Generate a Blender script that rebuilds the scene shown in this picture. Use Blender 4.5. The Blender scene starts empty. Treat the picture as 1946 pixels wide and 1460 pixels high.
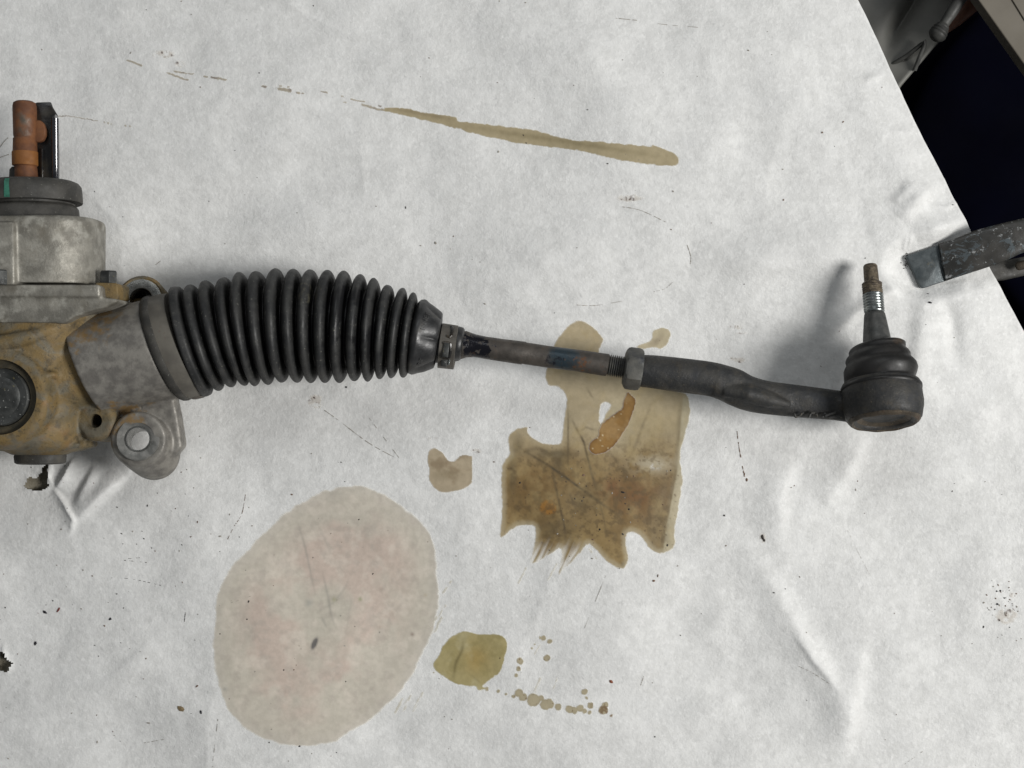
import bpy, bmesh, math, random
import numpy as np
from mathutils import Vector, Matrix
random.seed(7)
C = bpy.context.scene.collection
sc = bpy.context.scene

# ------------------------------------------------------------------ camera
TAN = 0.347; HW = 0.330; H = HW / TAN          # camera height above the paper (m), half width seen there
cam_d = bpy.data.cameras.new('camera'); cam = bpy.data.objects.new('camera', cam_d); C.objects.link(cam)
cam.location = (0, 0, H); cam.rotation_euler = (0, 0, 0)
cam_d.angle = 2 * math.atan(TAN); cam_d.clip_start = 0.02; cam_d.clip_end = 60
sc.camera = cam

def XY(px, py, z=0.0):
    k = (H - z) * TAN / 973.0
    return ((px - 973.0) * k, (730.0 - py) * k)
def P(px, py, z=0.0):
    x, y = XY(px, py, z); return Vector((x, y, z))

# ------------------------------------------------------------------ light: dim workshop, one big bright opening on the right
w = bpy.data.worlds.new('World'); sc.world = w; w.use_nodes = True
bg = w.node_tree.nodes['Background']; bg.inputs[0].default_value = (0.93, 0.97, 1.0, 1); bg.inputs[1].default_value = 0.15
def area(name, loc, target, sx, sy, power, col):
    d = bpy.data.lights.new(name, 'AREA'); d.shape = 'RECTANGLE'; d.size = sx; d.size_y = sy; d.energy = power; d.color = col
    o = bpy.data.objects.new(name, d); C.objects.link(o); o.location = loc
    o.rotation_euler = (Vector(target) - Vector(loc)).to_track_quat('-Z', 'Y').to_euler()
area('window_light', (1.95, -0.19, 1.75), (0.1, 0.0, 0.0), 0.66, 0.88, 65.0, (1.0, 0.985, 0.96))
area('overhead_softbox', (-0.1, 1.2, 1.5), (0.0, 0.0, 0.0), 1.3, 0.5, 5.0, (0.95, 0.98, 1.0))  # softbox added overhead for broad highlights; no known fixture there
sc.view_settings.view_transform = 'Standard'; sc.view_settings.look = 'None'
sc.view_settings.gamma = 1; sc.view_settings.use_curve_mapping = False
sc.view_settings.exposure = 0.0

# ------------------------------------------------------------------ numpy noise
_rs = np.random.RandomState(3); _T = _rs.rand(256, 256)
def vnoise(x, y, s, seed=0):
    x = np.asarray(x, float) / s + seed * 17.31; y = np.asarray(y, float) / s + seed * 5.77
    xi = np.floor(x).astype(int); yi = np.floor(y).astype(int); fx = x - xi; fy = y - yi
    fx = fx * fx * (3 - 2 * fx); fy = fy * fy * (3 - 2 * fy)
    a = _T[yi & 255, xi & 255]; b = _T[yi & 255, (xi + 1) & 255]; c = _T[(yi + 1) & 255, xi & 255]; d = _T[(yi + 1) & 255, (xi + 1) & 255]
    return (a * (1 - fx) + b * fx) * (1 - fy) + (c * (1 - fx) + d * fx) * fy
def fnoise(x, y, s, seed=0, oct=4):
    t = 0; a = 1; n = 0
    for k in range(oct):
        t = t + a * vnoise(x, y, s / 2 ** k, seed + k * 3); n += a; a *= 0.55
    return t / n
def sstep(a, b, x):
    t = np.clip((x - a) / (b - a), 0, 1); return t * t * (3 - 2 * t)

# ------------------------------------------------------------------ materials
def srgb(r, g, b):
    f = lambda c: (c / 255 / 12.92) if c / 255 <= 0.04045 else ((c / 255 + 0.055) / 1.055) ** 2.4
    return (f(r), f(g), f(b), 1)
def mat(name, ca, cb, scale=200, detail=8, lo=0.35, hi=0.65, rough=(0.5, 0.7), metal=0.0, bump=0.3, bscale=900, bdist=0.0003,
        layers=(), stretch=None, alpha=None, attr=None, spec=0.5, coat=0):
    m = bpy.data.materials.new(name); m.use_nodes = True; nt = m.node_tree; N = nt.nodes; L = nt.links
    bs = N['Principled BSDF']; out = N['Material Output']
    geo = N.new('ShaderNodeNewGeometry'); pos = geo.outputs['Position']
    if stretch:
        mp = N.new('ShaderNodeMapping'); mp.inputs['Rotation'].default_value = (0, 0, stretch[0]); mp.inputs['Scale'].default_value = stretch[1]
        L.new(pos, mp.inputs['Vector']); pos = mp.outputs[0]
    def noise(s, d=8, r=0.55, dist=0.0):
        n = N.new('ShaderNodeTexNoise'); n.inputs['Scale'].default_value = s; n.inputs['Detail'].default_value = d
        n.inputs['Roughness'].default_value = r; n.inputs['Distortion'].default_value = dist; L.new(pos, n.inputs['Vector']); return n.outputs['Fac']
    def rng(v, a, b, c=0.0, d=1.0):
        n = N.new('ShaderNodeMapRange'); n.interpolation_type = 'SMOOTHSTEP'; n.inputs[1].default_value = a; n.inputs[2].default_value = b
        n.inputs[3].default_value = c; n.inputs[4].default_value = d; L.new(v, n.inputs[0]); return n.outputs[0]
    def mixc(f, a, b):
        n = N.new('ShaderNodeMix'); n.data_type = 'RGBA'
        L.new(f, n.inputs[0])
        for s, i in ((a, 6), (b, 7)):
            if isinstance(s, tuple): n.inputs[i].default_value = s
            else: L.new(s, n.inputs[i])
        return n.outputs[2]
    def mixf(f, a, b):
        n = N.new('ShaderNodeMix'); L.new(f, n.inputs[0])
        for s, i in ((a, 2), (b, 3)):
            if isinstance(s, (int, float)): n.inputs[i].default_value = s
            else: L.new(s, n.inputs[i])
        return n.outputs[0]
    base = mixc(rng(noise(scale, detail), lo, hi), ca, cb)
    if attr:
        at = N.new('ShaderNodeAttribute'); at.attribute_name = attr
        mu = N.new('ShaderNodeMix'); mu.data_type = 'RGBA'; mu.blend_type = 'MULTIPLY'; mu.inputs[0].default_value = 1
        L.new(at.outputs['Color'], mu.inputs[6]); L.new(base, mu.inputs[7]); base = mu.outputs[2]
    r = rng(noise(scale * 1.7, 6), 0.3, 0.7, rough[0], rough[1])
    met = None
    for ly in layers:      # dict: c, s, lo, hi, r, d, pos=(px,py,z,rad), metal, dist
        f = noise(ly['s'], ly.get('d', 8), ly.get('ro', 0.6), ly.get('dist', 0.0))
        if 'pos' in ly:
            x, y, z, rad = ly['pos']; v = N.new('ShaderNodeVectorMath'); v.operation = 'DISTANCE'
            L.new(geo.outputs['Position'], v.inputs[0]); v.inputs[1].default_value = P(x, y, z)
            g = rng(v.outputs['Value'], rad * 0.3, rad, ly.get('gain', 0.35), -0.35)
            ad = N.new('ShaderNodeMath'); ad.operation = 'ADD'; L.new(f, ad.inputs[0]); L.new(g, ad.inputs[1]); f = ad.outputs[0]
        f = rng(f, ly['lo'], ly['hi'], 0.0, ly.get('amt', 1.0))
        base = mixc(f, base, ly['c'])
        if 'r' in ly: r = mixf(f, r, ly['r'])
        if 'metal' in ly: met = mixf(f, metal if met is None else met, ly['metal'])
    L.new(base, bs.inputs['Base Color']); L.new(r, bs.inputs['Roughness'])
    if met is None: bs.inputs['Metallic'].default_value = metal
    else: L.new(met, bs.inputs['Metallic'])
    bs.inputs['Specular IOR Level'].default_value = spec
    bs.inputs['Coat Weight'].default_value = coat; bs.inputs['Coat Roughness'].default_value = 0.12
    if bump:
        b1 = noise(bscale, 9, 0.65); b2 = noise(bscale * 0.22, 5)
        ad = N.new('ShaderNodeMath'); ad.operation = 'MULTIPLY_ADD'; L.new(b2, ad.inputs[0]); ad.inputs[1].default_value = 1.6; L.new(b1, ad.inputs[2])
        bp = N.new('ShaderNodeBump'); bp.inputs['Strength'].default_value = bump; bp.inputs['Distance'].default_value = bdist
        L.new(ad.outputs[0], bp.inputs['Height']); L.new(bp.outputs[0], bs.inputs['Normal'])
    if alpha:
        at = N.new('ShaderNodeAttribute'); at.attribute_name = alpha
        tr = N.new('ShaderNodeBsdfTransparent'); ms = N.new('ShaderNodeMixShader')
        L.new(at.outputs['Fac'], ms.inputs[0]); L.new(tr.outputs[0], ms.inputs[1]); L.new(bs.outputs[0], ms.inputs[2]); L.new(ms.outputs[0], out.inputs[0])
    return m

white = (0.90, 0.90, 0.87, 1)
PAPER = mat('paper', (0.67, 0.67, 0.655, 1), (0.755, 0.755, 0.74, 1), scale=120, detail=10, lo=0.34, hi=0.66, rough=(0.55, 0.75), bump=0.7, bscale=420, bdist=0.0006, spec=0.3,
            layers=[dict(c=(0.56, 0.565, 0.56, 1), s=30, lo=0.48, hi=0.8, amt=0.5), dict(c=(0.83, 0.83, 0.815, 1), s=380, lo=0.5, hi=0.68, amt=0.55, d=8), dict(c=(0.56, 0.56, 0.55, 1), s=260, lo=0.5, hi=0.70, amt=0.42, d=9, dist=.4)])
STAIN = mat('oil_stained_paper', (0.91, 0.91, 0.905, 1), (1.02, 1.02, 1.02, 1), scale=260, detail=9, lo=0.34, hi=0.66, rough=(0.45, 0.6), bump=0.4, bscale=260, bdist=0.0003, attr='col', alpha='alpha', spec=0.35)
PUDDLE = mat('amber_oil', (0.85, 0.85, 0.85, 1), (1, 1, 1, 1), scale=200, rough=(0.08, 0.2), bump=0.15, bscale=300, attr='col', alpha='alpha', coat=0.6)
MARK = mat('grit', (0.7, 0.7, 0.7, 1), (1, 1, 1, 1), scale=900, rough=(0.5, 0.8), bump=0, attr='col')
WOOD = mat('worn_board', (0.16, 0.14, 0.10, 1), (0.34, 0.31, 0.24, 1), scale=160, rough=(0.7, 0.9), bump=0.6, bscale=500, layers=[dict(c=(0.05, 0.04, 0.03, 1), s=300, lo=0.55, hi=0.7)])
ALU_SPECKS = [dict(c=(0.13, 0.115, 0.085, 1), s=70, lo=0.48, hi=0.7, amt=0.55, r=0.75, metal=0.1),
              dict(c=(0.46, 0.45, 0.40, 1), s=120, lo=0.50, hi=0.68, amt=0.5, r=0.7, metal=0.2),
              dict(c=(0.60, 0.58, 0.51, 1), s=330, lo=0.60, hi=0.70, r=0.6, metal=0.2, d=9, ro=.8, dist=1.2, amt=.7)]
ALU = mat('weathered_aluminium', (0.19, 0.18, 0.155, 1), (0.33, 0.315, 0.275, 1), scale=90, rough=(0.42, 0.62), metal=0.45, bump=0.6, bscale=700, bdist=0.0004, layers=ALU_SPECKS)
OCH = (0.20, 0.115, 0.028, 1)
ALUC = mat('weathered_aluminium_collar', (0.165, 0.155, 0.14, 1), (0.27, 0.255, 0.228, 1), scale=150, rough=(0.45, 0.62), metal=0.4, bump=0.5, bscale=800,
           layers=[dict(c=OCH, s=160, lo=0.62, hi=0.85, amt=0.8, pos=(165, 618, 0.06, 0.045), r=0.75, metal=0.0, gain=0.25),
                   dict(c=OCH, s=160, lo=0.60, hi=0.8, amt=0.8, pos=(235, 800, 0.05, 0.04), r=0.75, metal=0.0, gain=0.2),
                   dict(c=(0.60, 0.58, 0.51, 1), s=300, lo=0.635, hi=0.72, r=0.6, metal=0.2, d=9, ro=.8, dist=1.2, amt=.7)])
CAST = mat('oxidised_casting', (0.125, 0.098, 0.052, 1), (0.19, 0.128, 0.048, 1), scale=75, detail=9, lo=0.3, hi=0.62, rough=(0.55, 0.8), metal=0.1, bump=0.8, bscale=600, bdist=0.0005,
           layers=[dict(c=(0.15, 0.14, 0.11, 1), s=60, lo=0.46, hi=0.62, amt=0.8, metal=0.3, dist=0.6),
                   dict(c=(0.24, 0.115, 0.035, 1), s=85, lo=0.55, hi=0.80, amt=0.5, dist=0.4),
                   dict(c=(0.045, 0.036, 0.022, 1), s=110, lo=0.52, hi=0.72, amt=0.75), dict(c=(0.035, 0.030, 0.020, 1), s=400, lo=0.56, hi=0.7, amt=0.6),
                   dict(c=(0.52, 0.48, 0.38, 1), s=300, lo=0.625, hi=0.71, d=9, ro=.8, dist=1.2, amt=.65)])
ZINC = mat('dark_plug_steel', (0.035, 0.037, 0.036, 1), (0.085, 0.088, 0.085, 1), scale=110, rough=(0.35, 0.6), metal=0.5, bump=0.5, bscale=600,
           layers=[dict(c=(0.25, 0.22, 0.10, 1), s=260, lo=0.62, hi=0.72, amt=0.7, r=0.8), dict(c=(0.45, 0.45, 0.42, 1), s=700, lo=0.66, hi=0.71, d=3)])
BLKMETAL = mat('black_paint', (0.012, 0.012, 0.013, 1), (0.03, 0.026, 0.02, 1), scale=120, rough=(0.12, 0.3), metal=0.0, bump=0.15, bscale=500,
               layers=[dict(c=(0.045, 0.03, 0.015, 1), s=90, lo=0.5, hi=0.7, r=0.6)])
DUST_RUB = mat('dull_black_rubber', (0.026, 0.025, 0.022, 1), (0.055, 0.052, 0.046, 1), scale=90, rough=(0.55, 0.8), bump=0.5, bscale=800,
               layers=[dict(c=(0.10, 0.09, 0.07, 1), s=60, lo=0.58, hi=0.75, amt=0.6), dict(c=(0.25, 0.25, 0.22, 1), s=800, lo=0.67, hi=0.72, d=3, amt=0.6)])
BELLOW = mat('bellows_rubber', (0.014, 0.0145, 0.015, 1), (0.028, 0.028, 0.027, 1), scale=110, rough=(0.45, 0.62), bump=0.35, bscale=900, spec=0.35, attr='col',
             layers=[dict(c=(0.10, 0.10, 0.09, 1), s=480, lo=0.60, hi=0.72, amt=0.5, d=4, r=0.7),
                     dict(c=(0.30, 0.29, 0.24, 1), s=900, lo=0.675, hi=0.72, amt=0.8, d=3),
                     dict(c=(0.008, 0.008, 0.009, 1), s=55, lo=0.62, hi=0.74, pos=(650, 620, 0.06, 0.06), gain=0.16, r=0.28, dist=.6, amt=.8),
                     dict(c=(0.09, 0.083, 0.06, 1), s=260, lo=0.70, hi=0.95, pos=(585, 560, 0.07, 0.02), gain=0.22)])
CONE = mat('boot_end_rubber', (0.014, 0.0145, 0.015, 1), (0.03, 0.03, 0.031, 1), scale=120, rough=(0.3, 0.5), bump=0.3, bscale=800,
           layers=[dict(c=(0.09, 0.085, 0.07, 1), s=120, lo=0.55, hi=0.72, amt=0.6, r=0.65)])
TAN_BAND = mat('dusty_grey_band', (0.085, 0.078, 0.066, 1), (0.13, 0.12, 0.10, 1), scale=60, rough=(0.55, 0.75), bump=0.3, bscale=700, layers=[dict(c=(0.10, 0.06, 0.045, 1), s=300, lo=0.6, hi=0.75, amt=0.5)])
CLAMPM = mat('brown_steel_clamp', (0.075, 0.068, 0.058, 1), (0.12, 0.11, 0.095, 1), scale=150, rough=(0.4, 0.65), metal=0.3, bump=0.4, bscale=800, layers=[dict(c=(0.16, 0.11, 0.06, 1), s=300, lo=0.6, hi=0.75, amt=0.5)])
ROD = mat('tarnished_rod', (0.050, 0.044, 0.038, 1), (0.085, 0.074, 0.064, 1), scale=120, rough=(0.4, 0.65), metal=0.35, bump=0.6, bscale=700,
          layers=[dict(c=(0.02, 0.04, 0.055, 1), s=120, lo=0.50, hi=0.9, pos=(1072, 678, 0.05, 0.017), gain=0.35, amt=0.9, r=0.35),
                  dict(c=(0.008, 0.008, 0.012, 1), s=260, lo=0.58, hi=0.66, pos=(905, 660, 0.05, 0.02), gain=0.2, r=0.2),
                  dict(c=(0.012, 0.014, 0.02, 1), s=300, lo=0.66, hi=0.84, pos=(1050, 692, 0.05, 0.014), gain=0.2, r=0.25),
                  dict(c=(0.15, 0.06, 0.02, 1), s=420, lo=0.66, hi=0.90, pos=(1105, 695, 0.05, 0.014), gain=0.2, r=0.8),
                  dict(c=(0.10, 0.055, 0.03, 1), s=240, lo=0.58, hi=0.72, amt=0.6, r=0.7)])
STEEL = mat('dark_forged_steel', (0.022, 0.023, 0.024, 1), (0.046, 0.044, 0.040, 1), scale=90, rough=(0.5, 0.72), metal=0.25, bump=0.8, bscale=600, bdist=0.0004,
            layers=[dict(c=(0.075, 0.062, 0.042, 1), s=120, lo=0.52, hi=0.72, amt=0.6, r=0.75), dict(c=(0.022, 0.027, 0.036, 1), s=60, lo=0.55, hi=0.7, amt=0.7),
                    dict(c=(0.16, 0.13, 0.09, 1), s=800, lo=0.66, hi=0.72, d=3, amt=0.7)])
NUT = mat('nut_steel', (0.075, 0.075, 0.07, 1), (0.115, 0.112, 0.10, 1), scale=140, rough=(0.5, 0.65), metal=0.3, bump=0.4, bscale=700, layers=[dict(c=(0.03, 0.033, 0.04, 1), s=90, lo=0.5, hi=0.7)])
CAP = mat('rusty_cap_steel', (0.042, 0.034, 0.025, 1), (0.080, 0.062, 0.042, 1), scale=120, rough=(0.5, 0.75), metal=0.25, bump=0.9, bscale=500, bdist=0.0005,
          layers=[dict(c=(0.075, 0.045, 0.03, 1), s=160, lo=0.55, hi=0.7, amt=0.7), dict(c=(0.26, 0.21, 0.13, 1), s=700, lo=0.655, hi=0.71, d=3)])
STUD = mat('stud_steel', (0.060, 0.062, 0.060, 1), (0.095, 0.095, 0.09, 1), scale=200, rough=(0.4, 0.55), metal=0.4, bump=0.4, bscale=900)
BRIGHT = mat('bright_thread', (0.20, 0.22, 0.22, 1), (0.32, 0.34, 0.33, 1), scale=200, rough=(0.22, 0.35), metal=0.9, bump=0.1)
BROWNTH = mat('greasy_thread', (0.055, 0.042, 0.03, 1), (0.15, 0.12, 0.08, 1), scale=420, rough=(0.4, 0.7), metal=0.3, bump=1.0, bscale=1400, bdist=0.0005)
RUST = mat('orange_rust', (0.105, 0.040, 0.017, 1), (0.18, 0.070, 0.024, 1), scale=110, rough=(0.6, 0.85), bump=0.5, bscale=800,
           layers=[dict(c=(0.07, 0.035, 0.02, 1), s=150, lo=0.58, hi=0.75, amt=0.7), dict(c=(0.12, 0.105, 0.085, 1), s=120, lo=0.62, hi=1.0, pos=(42, 235, 0.06, 0.018), gain=0.3, r=0.35, metal=0.5)])
RUST2 = mat('bright_rust', (0.19, 0.072, 0.016, 1), (0.25, 0.10, 0.02, 1), scale=130, rough=(0.6, 0.85), bump=0.4, bscale=800)
GREEN = mat('green_paint_mark', (0.025, 0.11, 0.075, 1), (0.045, 0.19, 0.13, 1), scale=300, rough=(0.4, 0.6), bump=0.3)
SLEEVE = mat('machined_steel', (0.16, 0.16, 0.15, 1), (0.24, 0.24, 0.225, 1), scale=200, rough=(0.2, 0.35), metal=0.85, bump=0.2)
SLEEVED = mat('dull_sleeve_face', (0.15, 0.15, 0.14, 1), (0.25, 0.245, 0.23, 1), scale=200, rough=(0.35, 0.55), metal=0.5, bump=0.4)
BARM = mat('chipped_grey_paint', (0.026, 0.026, 0.024, 1), (0.042, 0.040, 0.036, 1), scale=90, rough=(0.3, 0.5), bump=0.3, bscale=700,
           layers=[dict(c=(0.12, 0.14, 0.15, 1), s=85, lo=0.575, hi=0.585, r=0.3, metal=0.5, dist=1.0, ro=0.75),
                   dict(c=(0.40, 0.41, 0.41, 1), s=230, lo=0.60, hi=0.61, r=0.25, metal=0.4, ro=0.75)])
PADM = mat('bare_grey_jaw', (0.06, 0.072, 0.077, 1), (0.095, 0.108, 0.112, 1), scale=150, rough=(0.3, 0.5), metal=0.5, bump=0.4, bscale=700,
           layers=[dict(c=(0.20, 0.17, 0.11, 1), s=240, lo=0.72, hi=0.9, pos=(1776, 502, 0.01, 0.012), gain=0.3, amt=0.6)])
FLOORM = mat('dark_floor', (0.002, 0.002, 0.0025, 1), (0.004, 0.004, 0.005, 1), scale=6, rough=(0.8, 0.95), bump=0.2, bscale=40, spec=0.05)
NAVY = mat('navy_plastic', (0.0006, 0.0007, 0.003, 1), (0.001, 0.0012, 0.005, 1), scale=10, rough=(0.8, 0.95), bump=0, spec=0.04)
PANELM = mat('grey_plastic', (0.13, 0.13, 0.118, 1), (0.19, 0.187, 0.17, 1), scale=12, rough=(0.5, 0.7), bump=0.2, bscale=100)
BEIGE = mat('beige_board', (0.13, 0.115, 0.09, 1), (0.155, 0.138, 0.11, 1), scale=20, rough=(0.6, 0.8), bump=0.2, bscale=200)
COPPER = mat('rusty_red_bar', (0.10, 0.045, 0.03, 1), (0.16, 0.07, 0.042, 1), scale=80, rough=(0.4, 0.6), bump=0.3)
CABLE = mat('grey_rubber_cable', (0.03, 0.03, 0.028, 1), (0.06, 0.06, 0.055, 1), scale=90, rough=(0.5, 0.7), bump=0.2)
LEGM = mat('table_steel', (0.10, 0.10, 0.10, 1), (0.16, 0.16, 0.16, 1), scale=40, rough=(0.4, 0.6), metal=0.5, bump=0.2)

# ------------------------------------------------------------------ object helpers
def empty(name, loc, label, cat, group=None):
    o = bpy.data.objects.new(name, None); C.objects.link(o); o.location = loc; o.empty_display_size = 0.02
    o['label'] = label; o['category'] = cat
    if group: o['group'] = group
    return o
def wloc(o):
    v = Vector((0, 0, 0))
    while o: v += o.location; o = o.parent
    return v
def link(name, me, m, parent=None, label=None, kind=None, smooth=True, origin=None):
    """me holds world coordinates; the object gets its origin at `origin` (default: centre of its box)"""
    n = len(me.vertices); co = np.empty(n * 3); me.vertices.foreach_get('co', co); co = co.reshape(-1, 3)
    c = Vector(((co.min(0) + co.max(0)) / 2)) if origin is None else Vector(origin)
    co = co - np.array(c); me.vertices.foreach_set('co', co.ravel())
    o = bpy.data.objects.new(name, me); C.objects.link(o)
    if parent: o.parent = parent; o.location = c - wloc(parent)
    else: o.location = c
    if m is not None and not me.materials: me.materials.append(m)
    if smooth: me.polygons.foreach_set('use_smooth', [True] * len(me.polygons))
    if label: o['label'] = label
    if kind: o['kind'] = kind
    me.update(); return o
def autosmooth(o, deg=35):
    bm = bmesh.new(); bm.from_mesh(o.data)
    for e in bm.edges:
        if len(e.link_faces) == 2 and e.calc_face_angle(0) > math.radians(deg): e.smooth = False
    bm.to_mesh(o.data); bm.free()
def mesh(vs, fs):
    me = bpy.data.meshes.new('m'); me.from_pydata([tuple(v) for v in vs], [], fs); me.update()
    bm = bmesh.new(); bm.from_mesh(me); bmesh.ops.recalc_face_normals(bm, faces=bm.faces); bm.to_mesh(me); bm.free(); return me
def ringpts(T, B, z, k=1.0, lean=0.0, p=2.0, seg=96, mod=None, zb=None):
    T_ = P(T[0], T[1], z); B_ = P(B[0], B[1], z if zb is None else zb); c = (T_ + B_) / 2; e1 = (T_ - B_) / 2; r = e1.length
    ax = Vector((0, 0, 1)).cross(e1).normalized(); e2 = Vector((0, 0, 1)) * r * k + ax * lean
    out = []
    for i in range(seg):
        a = 2 * math.pi * i / seg; ca = math.cos(a); sa = math.sin(a); q = 2.0 / p
        x = math.copysign(abs(ca) ** q, ca); y = math.copysign(abs(sa) ** q, sa)
        f = mod(a) if mod else 1.0
        out.append(c + (e1 * x + e2 * y) * f)
    return out
def loft(rings, cap=(True, True)):
    assert len({len(r) for r in rings}) == 1
    vs = [v for r in rings for v in r]; n = len(rings[0]); fs = []
    for j in range(len(rings) - 1):
        for i in range(n):
            a = j * n + i; b = j * n + (i + 1) % n; fs.append((a, b, b + n, a + n))
    if cap[0]: fs.append(tuple(range(n - 1, -1, -1)))
    if cap[1]: fs.append(tuple((len(rings) - 1) * n + i for i in range(n)))
    return mesh(vs, fs)
def lathe(A, D, prof, seg=72, cap=(True, True), closed=False, wob=None):
    """A origin, D axis dir, prof list (t, r) metres"""
    D = D.normalized(); u = D.orthogonal().normalized(); v = D.cross(u); rings = []
    for j, (t, r) in enumerate(prof):
        rings.append([A + D * (t + (wob(t, 2 * math.pi * i / seg)[0] if wob else 0)) + (u * math.cos(2 * math.pi * i / seg) + v * math.sin(2 * math.pi * i / seg)) * r * (wob(t, 2 * math.pi * i / seg)[1] if wob else 1) for i in range(seg)])
    if closed: rings.append(rings[0]); me = loft(rings, (False, False)); bm = bmesh.new(); bm.from_mesh(me); bmesh.ops.remove_doubles(bm, verts=bm.verts, dist=1e-7); bmesh.ops.recalc_face_normals(bm, faces=bm.faces); bm.to_mesh(me); bm.free(); return me
    return loft(rings, cap)
def prism(poly, z0, z1, bev=0.0, seg=3, z_ref=None):
    zr = z1 if z_ref is None else z_ref
    top = [Vector((*XY(x, y, zr), z1)) for x, y in poly]; bot = [Vector((v.x, v.y, z0)) for v in top]; n = len(poly)
    me = mesh(top + bot, [tuple(range(n)), tuple(range(2 * n - 1, n - 1, -1))] + [(i, i + n, (i + 1) % n + n, (i + 1) % n) for i in range(n)])
    if bev:
        bm = bmesh.new(); bm.from_mesh(me)
        bmesh.ops.bevel(bm, geom=[e for e in bm.edges], offset=bev, segments=seg, affect='EDGES', profile=0.5, clamp_overlap=True)
        bmesh.ops.recalc_face_normals(bm, faces=bm.faces); bm.to_mesh(me); bm.free()
    return me
def box(c, sx, sy, sz, rz=0, bev=0.0, rot=None):
    bm = bmesh.new(); bmesh.ops.create_cube(bm, size=1); bmesh.ops.scale(bm, vec=(sx, sy, sz), verts=bm.verts)
    if bev: bmesh.ops.bevel(bm, geom=list(bm.edges), offset=bev, segments=2, affect='EDGES', profile=0.5)
    R = (rot or Matrix.Rotation(rz, 3, 'Z')).to_4x4(); bmesh.ops.transform(bm, matrix=Matrix.Translation(Vector(c)) @ R, verts=bm.verts)
    me = bpy.data.meshes.new('m'); bm.to_mesh(me); bm.free(); return me
def tube(pts, r, seg=12, cap=True):
    pts = [Vector(p) for p in pts]; rings = []; n = len(pts)
    for i, p in enumerate(pts):
        d = (pts[min(i + 1, n - 1)] - pts[max(i - 1, 0)]).normalized(); u = d.cross(Vector((0, 0, 1)))
        if u.length < 0.1: u = d.cross(Vector((0, 1, 0)))
        u.normalize(); v = u.cross(d).normalized(); rr = r[i] if isinstance(r, (list, tuple)) else r
        rings.append([p + (u * math.cos(2 * math.pi * k / seg) + v * math.sin(2 * math.pi * k / seg)) * rr for k in range(seg)])
    return loft(rings, (cap, cap))
def spline(pts, n=8):
    pts = [np.array(p, float) for p in pts]; out = []
    for i in range(len(pts) - 1):
        p0 = pts[max(i - 1, 0)]; p1 = pts[i]; p2 = pts[i + 1]; p3 = pts[min(i + 2, len(pts) - 1)]
        for k in range(n):
            t = k / n; out.append(0.5 * ((2 * p1) + (-p0 + p2) * t + (2 * p0 - 5 * p1 + 4 * p2 - p3) * t * t + (-p0 + 3 * p1 - 3 * p2 + p3) * t ** 3))
    out.append(pts[-1]); return out
def join(mes):
    bm = bmesh.new()
    for m in mes: bm.from_mesh(m)
    me = bpy.data.meshes.new('m'); bm.to_mesh(me); bm.free(); return me
def fuse(mes, voxel, smooth=6, cut=None, noise=None):
    """weld closed shapes into one cast body with soft fillets; returns a plain mesh"""
    o = bpy.data.objects.new('tmp', join(mes)); C.objects.link(o)
    r = o.modifiers.new('r', 'REMESH'); r.mode = 'VOXEL'; r.voxel_size = voxel
    s = o.modifiers.new('s', 'SMOOTH'); s.iterations = smooth; s.factor = 0.5
    co = None
    if cut:
        co = bpy.data.objects.new('tmpc', join(cut)); C.objects.link(co)
        b = o.modifiers.new('b', 'BOOLEAN'); b.operation = 'DIFFERENCE'; b.object = co; b.solver = 'EXACT'
    dg = bpy.context.evaluated_depsgraph_get(); me = bpy.data.meshes.new_from_object(o.evaluated_get(dg))
    bpy.data.objects.remove(o)
    if co: bpy.data.objects.remove(co)
    me.materials.clear(); return me

# ------------------------------------------------------------------ paper relief (mm, as a function of pixel coordinates on the table plane)
EDGE = [(-700, 1268), (-100, 1582), (0, 1633), (38, 1652), (95, 1677), (152, 1703), (168, 1711), (225, 1737), (275, 1762), (330, 1791), (375, 1813), (405, 1829), (438, 1847), (506, 1881),
        (560, 1909), (600, 1931), (628, 1947), (800, 2035), (1500, 2390), (2200, 2745)]
def edge_x(y):
    return np.interp(y, [e[0] for e in EDGE], [e[1] for e in EDGE]) + (fnoise(y, y * 0, 60, 5) - 0.5) * 3
def ridge(x, y, pts, w, h, wl=None, sharp=False):
    """a fold along a polyline; w px width on one side, wl on the other; fades at both ends"""
    pts = np.array(pts, float); best = np.full(np.shape(x), 1e9); side = np.zeros(np.shape(x)); tt = np.zeros(np.shape(x))
    L = np.r_[0, np.cumsum(np.hypot(*np.diff(pts, axis=0).T))]
    for i in range(len(pts) - 1):
        a = pts[i]; d = pts[i + 1] - a; l = np.hypot(*d); d = d / l
        t = np.clip((x - a[0]) * d[0] + (y - a[1]) * d[1], 0, l); qx = x - a[0] - d[0] * t; qy = y - a[1] - d[1] * t
        dd = np.hypot(qx, qy); s = d[0] * qy - d[1] * qx; m = dd < best
        best = np.where(m, dd, best); side = np.where(m, s, side); tt = np.where(m, (L[i] + t) / L[-1], tt)
    ww = np.where(side > 0, w, wl or w)
    prof = np.exp(-best / ww * 1.6) if sharp else np.exp(-(best / ww) ** 2 * 1.5)
    return h * prof * np.sin(np.clip(tt, 0.02, 0.98) * np.pi) ** 0.7
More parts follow.
